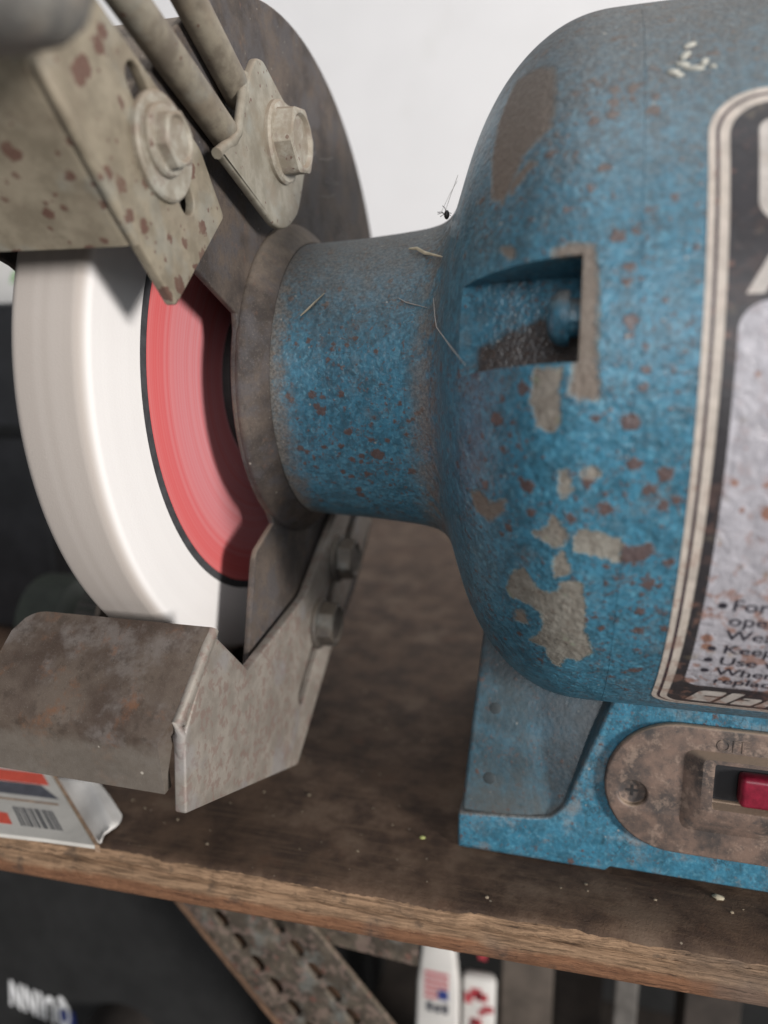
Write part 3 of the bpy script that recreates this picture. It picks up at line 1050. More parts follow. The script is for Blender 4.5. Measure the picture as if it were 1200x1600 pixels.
# far end bell, mirrored about the middle of the motor, with its neck
pr = [(100 - a, b) for a, b in zip(xu[::3], ru[::3])]
far = revolve_solid([(100 - xu[0], 31.0)] + pr[::1], 120)
for a in ("chip", "tone", "rust"):
    at = far.attributes.new(a, 'FLOAT', 'POINT')
    at.data.foreach_set("value", np.full(len(far.vertices), -3 if a != "tone" else 0, np.float32))
new_obj("end_bell", far, M['paint'], G, None, 40)

# ---- rating label wrapped on the barrel: printed layers, each a hair above the other


def wrap(me, r, step=2.5):
    bm = bmesh.new()
    bm.from_mesh(me)
    ys = [v.co.y for v in bm.verts]
    a = math.floor(min(ys) / step) * step
    while a < max(ys):
        bmesh.ops.bisect_plane(bm, geom=bm.verts[:] + bm.edges[:] + bm.faces[:], plane_co=(0, a, 0), plane_no=(0, 1, 0), dist=1e-5)
        a += step
    for v in bm.verts:
        t = v.co.y / 68.1
        v.co = Vector((v.co.x, -r * math.cos(t), r * math.sin(t)))
    bmesh.ops.recalc_face_normals(bm, faces=bm.faces)
    # outward
    if bm.faces:
        bm.faces.ensure_lookup_table()
        fc = max(bm.faces, key=lambda q: q.calc_area())
        c = fc.calc_center_median()
        if fc.normal.dot(Vector((0, c.y, c.z))) < 0:
            bmesh.ops.reverse_faces(bm, faces=bm.faces)
    bm.to_mesh(me)
    bm.free()
    return me


lab = new_obj("rating_label", wrap(flat2d(rrect(14.75, -64.2, 85.25, 40.6, 7.2, 5, 5, 7.2, 10)), 68.10), M['stripe'], G, None, 60)
new_obj("border_line", wrap(flat2d(rrect(15.65, -63.2, 84.35, 39.6, 6.4, 4.3, 4.3, 6.4, 10)), 68.14), M['lmaroon'], lab, None, 60)
new_obj("border_stripe", wrap(flat2d(rrect(16.05, -62.8, 83.95, 39.1, 6.0, 4.0, 4.0, 6.0, 10)), 68.18), M['stripe'], lab, None, 60)
new_obj("black_field", wrap(flat2d(rrect(17.25, -61.9, 82.75, 37.9, 5.0, 3.2, 3.2, 5.0, 10)), 68.22), M['lblack'], lab, None, 60)
new_obj("silver_panel", wrap(flat2d(rrect(18.75, -52.6, 81.25, 10.9, 3.6, 2.6, 2.6, 3.6, 10)), 68.26), M['foil'], lab, None, 60)


def lab_text(s, x, base, size, sx=.95, bold=0.0, mat='ink', r=68.30):
    t = text2d(s, size, sx, 0, bold)
    for v in t.vertices:
        v.co.x += x
        v.co.y += base
    new_obj("lettering", wrap(t, r, 1.2), M[mat], lab, None, None)


for tx, x, b in [("For", 22.4, -31.9), ("oper", 22.4, -34.9), ("Wear", 22.5, -38.1), ("Keep", 22.7, -41.5), ("Use w", 22.7, -44.7),
                 ("When", 22.7, -47.9), ("replac", 22.9, -51.0)]:
    lab_text(tx, x, b, 3.15, 1.08, .03)
for b in (-31.0, -40.5, -43.6, -46.8):
    dot = flat2d(arc(21.2, b, .62, 0, 345, 14))
    new_obj("bullet_dot", wrap(dot, 68.30), M['ink'], lab, None, None)
# the wordmark in the black band: slanted block letters with slit openings


def sk(poly, x0, b, sx=1.0, sy=1.0, slant=.32):
    return [(x0 + u * sx + v * sy * slant, b + v * sy) for u, v in poly]


WM = [
    # c with a slit, drawn as two bars joined on the left
    fillet([(0, .3), (0, 3.7), (.5, 4.2), (3.2, 4.2), (3.2, 2.55), (1.35, 2.55), (1.35, 2.15), (3.2, 2.15), (3.2, 0), (.6, 0)], [.5, .6, .3, .5, .2, 0, 0, .2, .3, .5], 3),
    [(3.7, 0), (5.2, 0), (5.2, 4.2), (3.7, 4.2)],
    fillet([(5.6, 0), (8.1, 0), (8.1, 2.9), (5.9, 2.9), (5.9, 2.35), (6.9, 2.35), (6.9, 1.95), (5.6, 1.95)], [.3, 0, .6, .2, 0, 0, 0, .3], 3),
    fillet([(8.6, 0), (9.9, 0), (9.9, 1.8), (11.0, 1.8), (11.0, 2.9), (8.6, 2.9)], [0, 0, 0, 0, .5, .2], 3),
    fillet([(11.5, 0), (12.8, 0), (12.8, 4.2), (11.5, 4.2)], 0, 3),
]
for pl in WM:
    new_obj("wordmark_letter", wrap(flat2d(sk(pl, 20.0, -60.3, 1.28, 1.38)), 68.28, 1.2), M['letter'], lab, None, None)
# tall headline letters whose left edges enter the picture
new_obj("headline_letter", wrap(flat2d(fillet([(20.5, 22.3), (22.2, 20.4), (31, 20.4), (31, 24.2), (24.6, 24.2), (24.6, 31), (31, 31), (31, 35), (20.6, 35)], [1.2, 1.2, .5, 0, .4, .4, 0, .5, 1.8], 4)), 68.28, 1.5), M['letter'], lab, None, None)
new_obj("headline_letter", wrap(flat2d([(19.4, 11.7), (21.5, 11.7), (22.6, 14.0), (26.0, 14.0), (27.1, 11.7), (29.2, 11.7), (25.2, 19.4), (23.4, 19.4)], [[(23.3, 15.5), (25.3, 15.5), (24.3, 17.7)]]), 68.28, 1.5), M['letter'], lab, None, None)

# ---- cast base: foot, pedestal, front panel with a stepped recess at its left end
bx0, bx1 = -21.3, 121.3
bm = bmesh.new()
pv = [(-20.8, -24.5, -93.3), (120.8, -24.5, -93.3), (120.8, 60, -93.3), (-20.8, 60, -93.3), (-18.3, -8.5, -54), (118.3, -8.5, -54), (118.3, 55, -54), (-18.3, 55, -54)]
pv = [bm.verts.new(p) for p in pv]
for f in [(0, 1, 2, 3), (7, 6, 5, 4), (0, 4, 5, 1), (1, 5, 6, 2), (2, 6, 7, 3), (3, 7, 4, 0)]:
    bm.faces.new([pv[q] for q in f])
bmesh.ops.bevel(bm, geom=bm.edges[:], offset=1.0, segments=3, affect='EDGES', profile=.5)
core = bm_mesh(bm)
base = new_obj("pedestal", core, M['paint_grimy_shade'], G, None, 30)
outer = [(bx0, ZB + .25), (10.4, ZB + .25), (11.3, ZB + 1.3), (88.7, ZB + 1.3), (89.6, ZB + .25), (bx1, ZB + .25), (bx1, -93.6),
         (105.2, -92.0), (101.4, -91.3), (98.8, -88.6), (90.4, -63.8), (87.5, -56), (12.5, -56), (9.6, -63.8), (1.2, -88.6), (-1.4, -91.3), (-5.2, -92.0), (bx0, -93.6)]
radii = [.5, .3, .3, .3, .3, .5, .8, 1.0, 1.0, 1.0, .3, .3, .3, .3, 1.0, 1.0, 1.0, .8]
fp = plate2d(fillet(outer, radii, 4), [], 8.6, .7, 3)
remap(fp, lambda u, v, q: (u, -25 + q, v))
new_obj("front_panel", fp, M['paint_base'], base)
bm = bmesh.new()
box_bm(bm, (bx0 + .1, -22.2, ZB + .25), (bx1 - .1, 66, -93.5), .6)
new_obj("foot_flange", bm_mesh(bm), M['paint_base'], base)
for px_, pz in ((-14.6, -72.2), (-15.0, -86.2)):
    bm = bmesh.new()
    bmesh.ops.create_icosphere(bm, subdivisions=3, radius=1.0)
    py = -24.5 + (pz + 93.3) / 39.3 * 16.0
    for v in bm.verts:
        v.co = Vector((px_ + v.co.x * 1.5, py + .12 + v.co.y * .30 + v.co.z * .50, pz + v.co.z * 1.3))
    new_obj("casting_boss", bm_mesh(bm), M['dimple'], base, None, 60)

# ---- switch plate
cxp, czp, rp = 23.15, -79.95, 14.1
stad = arc(cxp, czp, rp, 90, 270, 28) + arc(100 - cxp, czp, rp, 270, 450, 28)
ap = rrect(29.3, -81.3, 70.7, -72.0, .6, .6, .6, .6, 3)
sp = plate2d(stad, [ap, arc(14.6, -82.0, 2.75, 0, 345, 23), arc(85.4, -82.0, 2.75, 0, 345, 23)], 1.7, .55, 3)
remap(sp, lambda u, v, q: (u, -26.75 + q, v))
swp = new_obj("switch_plate", sp, M['switch'], G, None, 35)
# raised surround of the rocker with sloping sides
bm = bmesh.new()


def loopv(pts, y):
    return [bm.verts.new((a, y, b)) for a, b in pts]


L0 = loopv(rrect(23.6, -88.4, 76.4, -70.6, 2, 2, 2, 2, 4), -26.6)
L1 = loopv(rrect(26.9, -83.6, 73.1, -71.1, 1, 1, 1, 1, 4), -29.2)
L2 = loopv(rrect(29.0, -81.5, 71.0, -71.9, .5, .5, .5, .5, 4), -29.2)
L3 = loopv(rrect(29.1, -81.4, 70.9, -72.0, .5, .5, .5, .5, 4), -23.0)
for A, B in ((L0, L1), (L1, L2), (L2, L3)):
    for i in range(len(A)):
        bm.faces.new((A[i], A[(i + 1) % len(A)], B[(i + 1) % len(B)], B[i]))
new_obj("switch_surround", bm_mesh(bm), M['switch'], swp, None, 35)
new_obj("switch_well", box_me((29.0, -25.6, -81.6), (71.0, -25.2, -71.9)), M['black_plastic'], swp, None, None)
bm = bmesh.new()
box_bm(bm, (33.9, -29.0, -80.7), (66.1, -25.4, -74.3), 1.0, 3)
new_obj("rocker_switch", bm_mesh(bm), M['rocker'], swp)
tt = text2d("OFF", 3.6, .95, 0, .04, .12)
remap(tt, lambda u, v, q: (29.3 + u, -26.78 - q * 1.0, -70.3 + v))
new_obj("lettering", tt, M['switch'], swp, None, None)
# countersunk screw at each end of the plate
for sx_ in (14.6, 85.4):
    cup = fix_normals(mesh_from(*revolve([(26.2, 3.4), (26.0, 2.9), (25.5, 2.6), (25.35, 2.0), (25.35, .02)], full(28))))
    remap(cup, lambda u, v, q: (sx_ + v, -u, -82.0 + q))
    c = new_obj("plate_screw", cup, M['switch'], swp)
    bm = bmesh.new()
    box_bm(bm, (sx_ - 1.2, -25.44, -82.25), (sx_ + 1.2, -25.3, -81.75))
    box_bm(bm, (sx_ - .25, -25.45, -83.2), (sx_ + .25, -25.3, -80.8))
    new_obj("screw_cross", bm_mesh(bm), M['dark'], swp, None, None)

# ---- wheel guard: inner plate with hub boss, rim, outer cover
A0, A1 = 157.4, 238.0                       # the open sector in front, degrees in the (y, z) plane
outer = [(a, b * (1.035 if b > 0 else 1.0)) for a, b in arc(0, 0, 75.6, A1 - 360, A0, 90)]
rad_up = [(-69.5, 28.6), (-48.6, 19.9), (-34.5, 13.9)]
hub = arc(0, 0, 35.9, 158, 236.6, 16)
rad_lo = [(-20.5, -31.1), (-24.5, -32.8), (-29.6, -35.2), (-30.9, -37.0), (-36.3, -58)]
gp = plate2d(outer + rad_up[1:] + hub[1:-1] + rad_lo, [], 1.4, .35, 2)
remap(gp, YZ(-65))
guard = new_obj("wheel_guard", gp, M['guard'], G, None, 35)
boss = ring_solid([(-65.6, 30), (-65.6, 35.7), (-65.0, 36.1), (-64.3, 36.1), (-63.5, 35.6), (-62.5, 34.7), (-61.6, 33.8), (-60.8, 33.0), (-60.2, 32.4), (-59.8, 32.0), (-59.8, 31.0), (-61, 30)], 160)
new_obj("hub_boss", boss, M['guard'], guard, None, 45)
ths = [math.radians(180 - (A1 - 360) - (A0 - (A1 - 360)) * k / 80) for k in range(81)]
v, f = revolve([(-67.0, 75.2), (-67.0, 73.6), (-104.0, 73.6), (-104.0, 75.5), (-67.0, 75.2)], ths, False)
new_obj("guard_rim", fix_normals(mesh_from(v, f)), M['guard'], guard, None, 35)
cp = plate2d(arc(0, 0, 76.0, A1 - 360, A0, 90) + [(-48, 22.6), (-20, 8), (-14, -22), (-36.3, -58)], [], 1.6, .3, 2)
remap(cp, YZ(-103.8))
new_obj("guard_cover", cp, M['guard'], guard, None, 35)

# ---- grinding wheel
wr = 66.4
pw = [(-91.4, 8)] + [(-89.2 - 2.2 * math.cos(a), wr - 2.2 + 2.2 * math.sin(a)) for a in np.linspace(0, math.pi / 2, 8)] + [(-78.9 + 2.4 * math.sin(a), wr - 2.4 + 2.4 * math.cos(a)) for a in np.linspace(0, math.pi / 2, 8)] + [(-76.5, 8)]
wheel = new_obj("grinding_wheel", ring_solid(pw, 220), M['wheel'], G, None, 50)
new_obj("label_ring", fix_normals(mesh_from(*revolve([(-76.44, 51.0), (-76.40, 20)], full(160)))), M['ring'], wheel, None, None)
new_obj("paper_label", fix_normals(mesh_from(*revolve([(-76.36, 49.2), (-76.32, 19)], full(160)))), M['red'], wheel, None, None)
new_obj("clamp_flange", ring_solid([(-76.3, 6), (-76.3, 20.2), (-74.6, 20.2), (-73.8, 19.4), (-73.4, 14), (-72.2, 12.5), (-72.2, 6)], 80), M['dark'], wheel)
new_obj("shaft", revolve_solid([(-100, 6.2), (-66, 6.2)], 24), M['dark'], wheel)

# ---- upper guard bracket (spark deflector): bent plate with a slot, washer and bolt
slot = slot_loop((-69.0, 43.0), (-56.6, 29.8), 4.6, 8)
side = [(-88.6, 38.8), (-71.1, 21.1), (-61.8, 12.8), (-43.9, 29.6), (-51.4, 39.0), (-78.5, 50.7), (-97, 60), (-112, 62)]
sb = plate2d(fillet(side, [0, .2, .9, .9, 1.2, 0, 0, 0], 4), [slot], 1.8, .35, 2)
remap(sb, YZ(-61.9))
spark = new_obj("spark_deflector", sb, M['bracket'], G, None, 35)
# flange bent to the left over the front of the wheel: swept along the fold with a rounded bend
fd = Vector((0, -17.4, 17.3)).normalized()
fn_ = Vector((0, -17.3, -17.4)).normalized()   # towards the camera and down
P0 = Vector((0, -71.05, 21.05))
bm = bmesh.new()
secs = []
pf = [(-63.6, 1.6), (-62.6, 1.2), (-62.0, .5), (-61.85, -.5), (-62.1, -1.0)]
# section in (X, offset along fn): outer face from the far left to the bend, then back along the inner face
sec = [(-108, .9), (-64.2, .9), (-63.2, .75), (-62.5, .35), (-62.05, -.3), (-61.9, -1.2), (-63.3, -1.2), (-64.0, -.9), (-108, -.9)]
for t in np.linspace(0, 40, 24):
    secs.append([bm.verts.new(P0 + fd * t + Vector((a, 0, 0)) + fn_ * b + fd * (-.014 * (a + 62)) * (1 - t / 40)) for a, b in sec])
for A, B in zip(secs[:-1], secs[1:]):
    for i in range(len(sec)):
        bm.faces.new((A[i], A[(i + 1) % len(sec)], B[(i + 1) % len(sec)], B[i]))
bm.faces.new(secs[0]); bm.faces.new(secs[-1])
new_obj("deflector_flange", bm_mesh(bm), M['bracket'], spark, None, 40)
ridge = tube([P0 + Vector((-62.3, 0, 0)) + fd * t + fn_ * .15 for t in (0, 6, 12, 18, 24.2, 25)], .95, 12, True, [.8, .95, .95, .95, .9, .2])
new_obj("fold_ridge", ridge, M['bracket'], spark, None, 60)
new_obj("washer", washer(-61.85, -63.6, 35.6, 7.6, 1.1), M['bolt'], spark)
new_obj("bolt", hexbolt(-60.75, -64.9, 36.1, 7.2, 3.2, .35, 5.0), M['bolt'], spark)

# ---- the two dusty stems of the eye shield and the clip that holds them
for p, q in (((-62.3, -41.0, 43.7), (-62.3, -72.0, 54.2)), ((-62.3, -34.6, 52.2), (-62.3, -56.5, 63.0))):
    a, b = Vector(p), Vector(q)
    e = (a - b).normalized()
    b = b - e * 25
    pts = [b, a - e * 3, a, a + e * 1.2]
    new_obj("shield_stem", tube(pts, 2.75, 24, True, [2.75, 2.75, 2.75, 2.2]), M['rod'], G, None, 45)
clip = [(-36.3, 55.6), (-33.4, 59.0), (-30.4, 59.7), (-20.4, 55.8), (-9.3, 56.9), (-8.8, 48.1), (-12.0, 40.8), (-14.6, 35.7), (-20.8, 31.6), (-26.5, 30.7),
        (-49.1, 38.6), (-46.0, 40.6), (-43.2, 42.0), (-40.9, 44.6)]
cm = plate2d(fillet(clip, [1, 1, 1, 1.5, 1.5, 2.0, 2.0, 2.0, 2.5, 2.5, .6, .8, 1.2, .8], 4), [], 1.7, .5, 3)
remap(cm, YZ(-59.3))
cl = new_obj("rod_clip", cm, M['clip'], G, None, 35)
# rolled lip of the clip, folded back over the first stem
lip = tube([(-60.2, -49.0, 38.6), (-60.2, -46.0, 40.5), (-60.1, -43.4, 41.8), (-60.0, -41.2, 44.2), (-60.2, -38.6, 50.0), (-60.6, -36.4, 55.2)], .95, 10)
new_obj("rolled_lip", lip, M['clip'], cl, None, 60)
new_obj("spacer", ring_solid([(-65, .1), (-65, 6), (-61.0, 6), (-61.0, .1)], 24, (-23, 47)), M['bolt_dull'], cl)
new_obj("bolt", hexbolt(-59.3, -23.6, 47.3, 11.4, 5.0, .2, 7.6, .8), M['bolt'], cl)

# ---- knob of the eye shield, close to the camera at the upper corner
kp = [(-62.2, 3.5), (-60.5, 4.0), (-60.0, 7.4), (-58.8, 8.9), (-56, 9.6), (-50, 9.4), (-47.5, 8.4), (-46.2, 6.2), (-45.8, .2)]
kv, kf = revolve(kp, full(72), True, (-106.5, 41.5))
kv = [(x, -106.5 + (y + 107.5) * (1 + .02 * math.cos(8 * math.atan2(z - 41.5, y + 107.5))), 41.5 + (z - 41.5) * (1 + .02 * math.cos(8 * math.atan2(z - 41.5, y + 107.5)))) for x, y, z in kv]
kf.append(tuple(range(72)))
kf.append(tuple(range(len(kv) - 72, len(kv))))
new_obj("shield_knob", fix_normals(mesh_from(kv, kf)), m_zinc("dusty_grey_knob", (0.235, 0.22, 0.195), (0.12, 0.118, 0.115), .2, 0, .8, 1), G, None, 60)

# ---- tool rest: slotted side plate, bent table with a front lip, two bolts
side = [(-55.6, -44.2), (-42.4, -56.8), (-9.7, -51.2), (13.9, -36.3), (26, -26.5), (66, -31), (44.7, -47.0), (24.0, -61.0), (3.7, -75.2), (-18.3, -91.8), (-68.5, -72.2), (-67.3, -58.2)]
ss = plate2d(fillet(side, [1.0, .4, 2.5, 1, 1, 1, 1, 0, 0, .5, .5, 1.5], 4), [slot_loop((-14.0, -75.2), (33.0, -37.1), 5.0, 8)], 2.3, .45, 3)
remap(ss, YZ(-61.9))
rest = new_obj("tool_rest", ss, M['rest_side'], G, None, 35)
tb = Vector((0, -54.9, -43.2)); tf = Vector((0, -68.4, -55.9))
dv = (tf - tb).normalized()
nv = Vector((0, dv.z, -dv.y))
if nv.z < 0:
    nv = -nv
# table section from the back edge over the front bend and down the lip
secp = [tb, tb + dv * 1.0]
secp = [tb, tb + (tf - tb) * .25, tb + (tf - tb) * .5, tb + (tf - tb) * .75, tb + (tf - tb) * .92, tf + Vector((0, -.55, -1.5)), tf + Vector((0, -.75, -3.3)), tf + Vector((0, -.2, -8)), tf + Vector((0, .5, -13.6))]
innr = []
for i, p in enumerate(secp):
    a = secp[max(i - 1, 0)]; b = secp[min(i + 1, len(secp) - 1)]
    t = (b - a).normalized()
    nn = Vector((0, t.z, -t.y))
    if nn.y > 0 and i > 4 or nn.z < 0 and i <= 4:
        nn = -nn
    innr.append(p - nn * 2.2)
bm = bmesh.new()


XE = [-63.0, -63.0, -63.0, -63.0, -63.3, -64.9, -66.1, -66.2, -66.2]


def rows(t_list):
    out_ = []
    for t in t_list:
        xe = [-104.2 + (q + 104.2) * t for q in XE]
        out_.append([bm.verts.new(p + Vector((x, 0, 0))) for p, x in zip(secp, xe)] + [bm.verts.new(p + Vector((x, 0, 0))) for p, x in zip(innr[::-1], xe[::-1])])
    return out_


# left end rounded off at the back corner; right end stops short of the side plate along the lip
xl = np.linspace(0, 1, 30)
R_ = rows(xl)
m_ = len(secp) * 2
for A, B in zip(R_[:-1], R_[1:]):
    for i in range(m_):
        bm.faces.new((A[i], A[(i + 1) % m_], B[(i + 1) % m_], B[i]))
bm.faces.new(R_[0]); bm.faces.new(R_[-1])
for v in bm.verts:
    # rounded back left corner
    dback = (v.co - tb).dot(dv)
    if dback < 6 and v.co.x < -98:
        cxn, cb = -98.2, 6.0
        ddx, ddb = v.co.x - cxn, dback - cb
        L_ = math.hypot(ddx, ddb)
        if L_ > 6.0:
            kx = 6.0 / L_
            v.co += Vector((ddx * (kx - 1), 0, 0)) + dv * (ddb * (kx - 1))
tbm = bm_mesh(bm)
new_obj("rest_table", tbm, M['rest_top'], rest, None, 40)
# bend that joins table and side plate, and the U shaped relief next to the lip
bend = tube([tb + Vector((-62.95, 0, 0)) - nv * 1.15, tf + Vector((-62.95, .2, .6)) - nv * 1.15, tf + Vector((-63.0, .35, -1.4)) - nv * 1.15, tf + Vector((-63.05, .75, -4.0)) - nv * 1.15, tf + Vector((-63.05, 1.2, -9)) - nv * 1.15], 1.15, 16, True, [1.15, 1.15, 1.15, 1.12, .6])
new_obj("bend", bend, M['rest_side'], rest, None, 60)
for by, bz in ((15.0, -50.5 + 2.4), (-1.3, -63.6 + 2.3)):
    b_ = new_obj("rest_bolt", hexbolt(-61.9, by, bz, 9.8, 5.2, .3, 6.6), M['bolt_dull'], rest)

# ================================================================== things on the bench
# flattened product carton, lower left
car = thing("product_carton", "flattened white carton with red print and grey barcode lying by the bench edge", "box", (-125, -40, ZB))
cz = -99.6
O = Vector((-98.0, -48.0, 0)); EX = Vector((-24.4, -1.8, 0)).normalized(); EY = Vector((-30.0, 22.2, 0)).normalized()


def C2(a, b, z):
    p = O + EX * a + EY * b
    return (p.x, p.y, z)


def slab(name, pts, z0, z1, mat, parent):
    bm = bmesh.new()
    lo_ = [bm.verts.new(C2(a, b, z0)) for a, b in pts]
    hi_ = [bm.verts.new(C2(a, b, z1)) for a, b in pts]
    bm.faces.new(lo_); bm.faces.new(hi_)
    for i in range(len(pts)):
        bm.faces.new((lo_[i], lo_[(i + 1) % len(pts)], hi_[(i + 1) % len(pts)], hi_[i]))
    return new_obj(name, bm_mesh(bm), M[mat], parent, None, None)


slab("panel", [(0, 0), (12, .1), (27, -.35), (60, 0), (60, 60), (0, 60)], cz - .9, cz, 'card', car)
slab("torn_edge", [(-.9, -.3), (.25, -.1), (.25, 60), (-.9, 60)], cz - 1.5, cz + .25, 'cardbrown', car)
bars = [(6.2 + k * .62 + (.2 if k % 3 == 0 else 0), .22 + .3 * ((k * 7) % 5) / 5) for k in range(18)]
for a, wd in bars:
    slab("barcode_bar", [(a, 5.0), (a + wd, 5.0), (a + wd, 14.5), (a, 14.5)], cz + .02, cz + .06, 'cardbar', car)
slab("red_patch", [(19.5, 5.0), (40, 5.0), (40, 13), (19.5, 10.5)], cz + .02, cz + .06, 'cardred', car)
slab("brown_rule", [(3.5, 18.0), (40, 18.0), (40, 18.9), (3.5, 18.9)], cz + .02, cz + .06, 'cardbrown', car)
slab("slate_patch", [(2.5, 21.5), (40, 21.5), (40, 28.5), (5.5, 28.5)], cz + .02, cz + .06, 'cardgrey', car)
slab("red_bar", [(3.0, 29.0), (40, 29.0), (40, 36), (3.0, 36)], cz + .02, cz + .06, 'cardred', car)
# crumpled paper half under the carton
nx_, ny_ = 26, 20
v, f = [], []
for j in range(ny_):
    for i in range(nx_):
        a, b = -14.0 + i / (nx_ - 1) * 22, 5 + j / (ny_ - 1) * 34
        a2 = max(a, -1 - (b - 3) * .75 - .5 * math.sin(b * .5)) if b < 22 else a
        z = ZB + .5 + .5 * math.sin(b * .16 + a * .25 + .4) ** 2 + .8 * math.exp(-((a + 7 + b * .12) / 1.6) ** 2) + .12 * random.random()
        v.append(C2(a2, b, z))
for j in range(ny_ - 1):
    for i in range(nx_ - 1):
        f.append((j * nx_ + i, j * nx_ + i + 1, (j + 1) * nx_ + i + 1, (j + 1) * nx_ + i))
pm = fix_normals(mesh_from(v, f))
p_ = new_obj("paper_sheet", pm, M['paper'], None, (-100, -30, ZB), 60)
md = p_.modifiers.new("s", 'SOLIDIFY'); md.thickness = .0002
tag(p_, "crumpled white paper sticking out beside the barcode carton", "paper")

# black tool case behind the wheel
case = thing("tool_case", "black plastic tool case standing on the bench behind the white wheel", "case", (-300, 130, ZB))
new_obj("body", box_me((-420, 64, ZB + .2), (-197, 190, 29), 4), M['black_plastic'], case)
new_obj("lid_seam", box_me((-420, 62.6, -22), (-197.5, 64.5, -17), .6), M['black_cloth'], case)
new_obj("latch", box_me((-330, 61.5, -36), (-300, 64.2, -8), 1), M['black_cloth'], case)
# white bag with a green mark
bag = thing("paper_bag", "white paper bag with a green mark behind the black case", "bag", (-330, 215, ZB))
new_obj("body", box_me((-460, 204, ZB + .2), (-296, 260, 118), 5), M['paper'], bag)
new_obj("green_mark", fix_normals(mesh_from([(-330, 203.8, 55.8), (-326.5, 203.8, 55.5), (-322.8, 203.8, 61.5), (-326.5, 203.8, 62)], [(0, 1, 2, 3)])), M['green'], bag, None, None)
# ribbed olive bottle behind the tool rest
bot = thing("ribbed_bottle", "dark olive bottle with a ribbed cap behind the tool rest", "bottle", (-170, 42, ZB))
new_obj("body", revolve_solid([(-186, 14), (-184, 16.5), (-168, 16.5), (-165.5, 14.5), (-163.5, 11.5)], 40, (42, -85.6)), M['olive'], bot)
new_obj("cap", revolve_solid([(-163.5, 12), (-163.4, 13.2), (-150, 13.2), (-149, 12)], 40, (42, -85.6)), M['tape'], bot)
for k_ in range(26):
    a = 2 * math.pi * k_ / 26
    y_, z_ = 42 - 13.4 * math.cos(a), -85.6 + 13.4 * math.sin(a)
    new_obj("cap_rib", box_me((-162.5, y_ - .6, z_ - .6), (-150.5, y_ + .6, z_ + .6), .2, 1), M['olive'], bot)

# ================================================================== under the bench
tb_ = thing("tool_bag", "black tool bag under the bench with upside-down white lettering", "bag", (-230, 120, -420))
bm = bmesh.new()
box_bm(bm, (-520, 40, -420), (-112, 260, -150), 14, 4)
new_obj("body", bm_mesh(bm), M['black_cloth'], tb_)
qt = text2d("Q U I N N".replace(" ", "\u200a"), 17.0, .50, 0, .50, .15)
w_ = max(v.co.x for v in qt.vertices)
ang = math.radians(-16.5)


def quinn(u, v, q):
    a, b = w_ - u, 12.0 - v                  # turned half a circle
    return (-221.0 + a * math.cos(ang) * 1.0 + b * .10, 39.4 - q, -260.8 + a * math.sin(ang) * .55 + b * 1.0)


remap(qt, quinn)
new_obj("lettering", qt, M['white_text'], tb_, None, None)
new_obj("blue_patch", box_me((-197, 39.3, -276), (-189, 40.2, -257), .2, 1), M['bluep'], tb_)
rt = new_obj("tape_roll", ring_solid([(-20, 9), (-20, 17.5), (6, 17.5), (6, 9)], 40), M['tape'], None, (0, 0, 0), 40)
rt.rotation_euler = (0, 0, math.radians(-80))
rt.location = (-.163, .026, -.264)
tag(rt, "dark brown roll of tape below the bench beside the lettered bag", "tape")

# packets and offcuts standing under the bench, well behind its front edge
pk = thing("paper_packet", "white paper packet with a flag print and red lettering under the bench", "packet", (-45, 75, -421))
pb = plate2d(fillet([(-56, -421), (-33, -421), (-34.8, -238), (-38.3, -205), (-47.9, -205), (-51.4, -238)], 2.0), [], 6, 1.5)
remap(pb, lambda u, v, q: (u, 72 + q, v))
new_obj("body", pb, M['paper'], pk)
for k_ in range(5):
    zt = -231.5 - k_ * 2.75
    new_obj("red_stripe", box_me((-48.3, 71.7, zt - 1.55), (-38.6 - (4.5 if k_ > 2 else 0), 72.1, zt)), M['pink'], pk, None, None)
new_obj("blue_corner", box_me((-42.6, 71.6, -243.7), (-38.6, 72.1, -239.4)), M['flagblue'], pk, None, None)
for k_ in range(3):
    new_obj("dark_print", box_me((-47.2 + k_ * 3.2, 71.6, -250.1), (-45.0 + k_ * 3.2, 72.1, -245.8 - .9 * (k_ % 2))), M['cardgrey'], pk, None, None)
for k_ in range(8):
    a = random.uniform(-51, -38); b = -258 - random.uniform(0, 9)
    new_obj("red_print", box_me((a, 71.6, b - random.uniform(3, 6)), (a + random.uniform(1.6, 3.4), 72.1, b)), M['redp'], pk, None, None)
pk2 = thing("paper_packet", "crumpled white packet with red print leaning beside the flag packet", "packet", (-27, 80, -421))
new_obj("body", box_me((-34.2, 77.5, -421), (-20.6, 83, -236), 2.5), M['paper'], pk2)
for k_ in range(9):
    a = random.uniform(-33.5, -25); b = random.uniform(-268, -244)
    new_obj("red_print", box_me((a, 77.2, b), (a + random.uniform(2, 4.6), 77.7, b + random.uniform(2, 5))), M['redp'], pk2, None, None)
o = new_obj("red_tag", box_me((-28.4, 84, -233), (-25.2, 85, -214), .2), M['redp'], None, (-26.8, 84, -233), None)
tag(o, "small dark red strip hanging just under the bench edge above the packets", "strip")
for nm, lo_, hi_, mt, lb in [
    ("wood_board", (-19.1, 86, -421), (1.5, 112, -160), 'board', "grey brown board standing upright under the bench right of the packets"),
    ("wood_board", (2.3, 118, -421), (23, 138, -160), 'board2', "dark board standing in shadow behind the pale metal strip"),
    ("metal_strip", (24.0, 75, -421), (32.2, 79, -160), 'dull', "narrow pale metal strip standing under the right part of the bench"),
    ("wood_board", (49, 78, -421), (68, 98, -160), 'board2', "dark board under the bench near the right edge of the photo"),
]:
    o = new_obj(nm, box_me(lo_, hi_, .6), M[mt], None, ((lo_[0] + hi_[0]) / 2, lo_[1], lo_[2]), None)
    tag(o, lb, "board" if nm == "wood_board" else "strip")
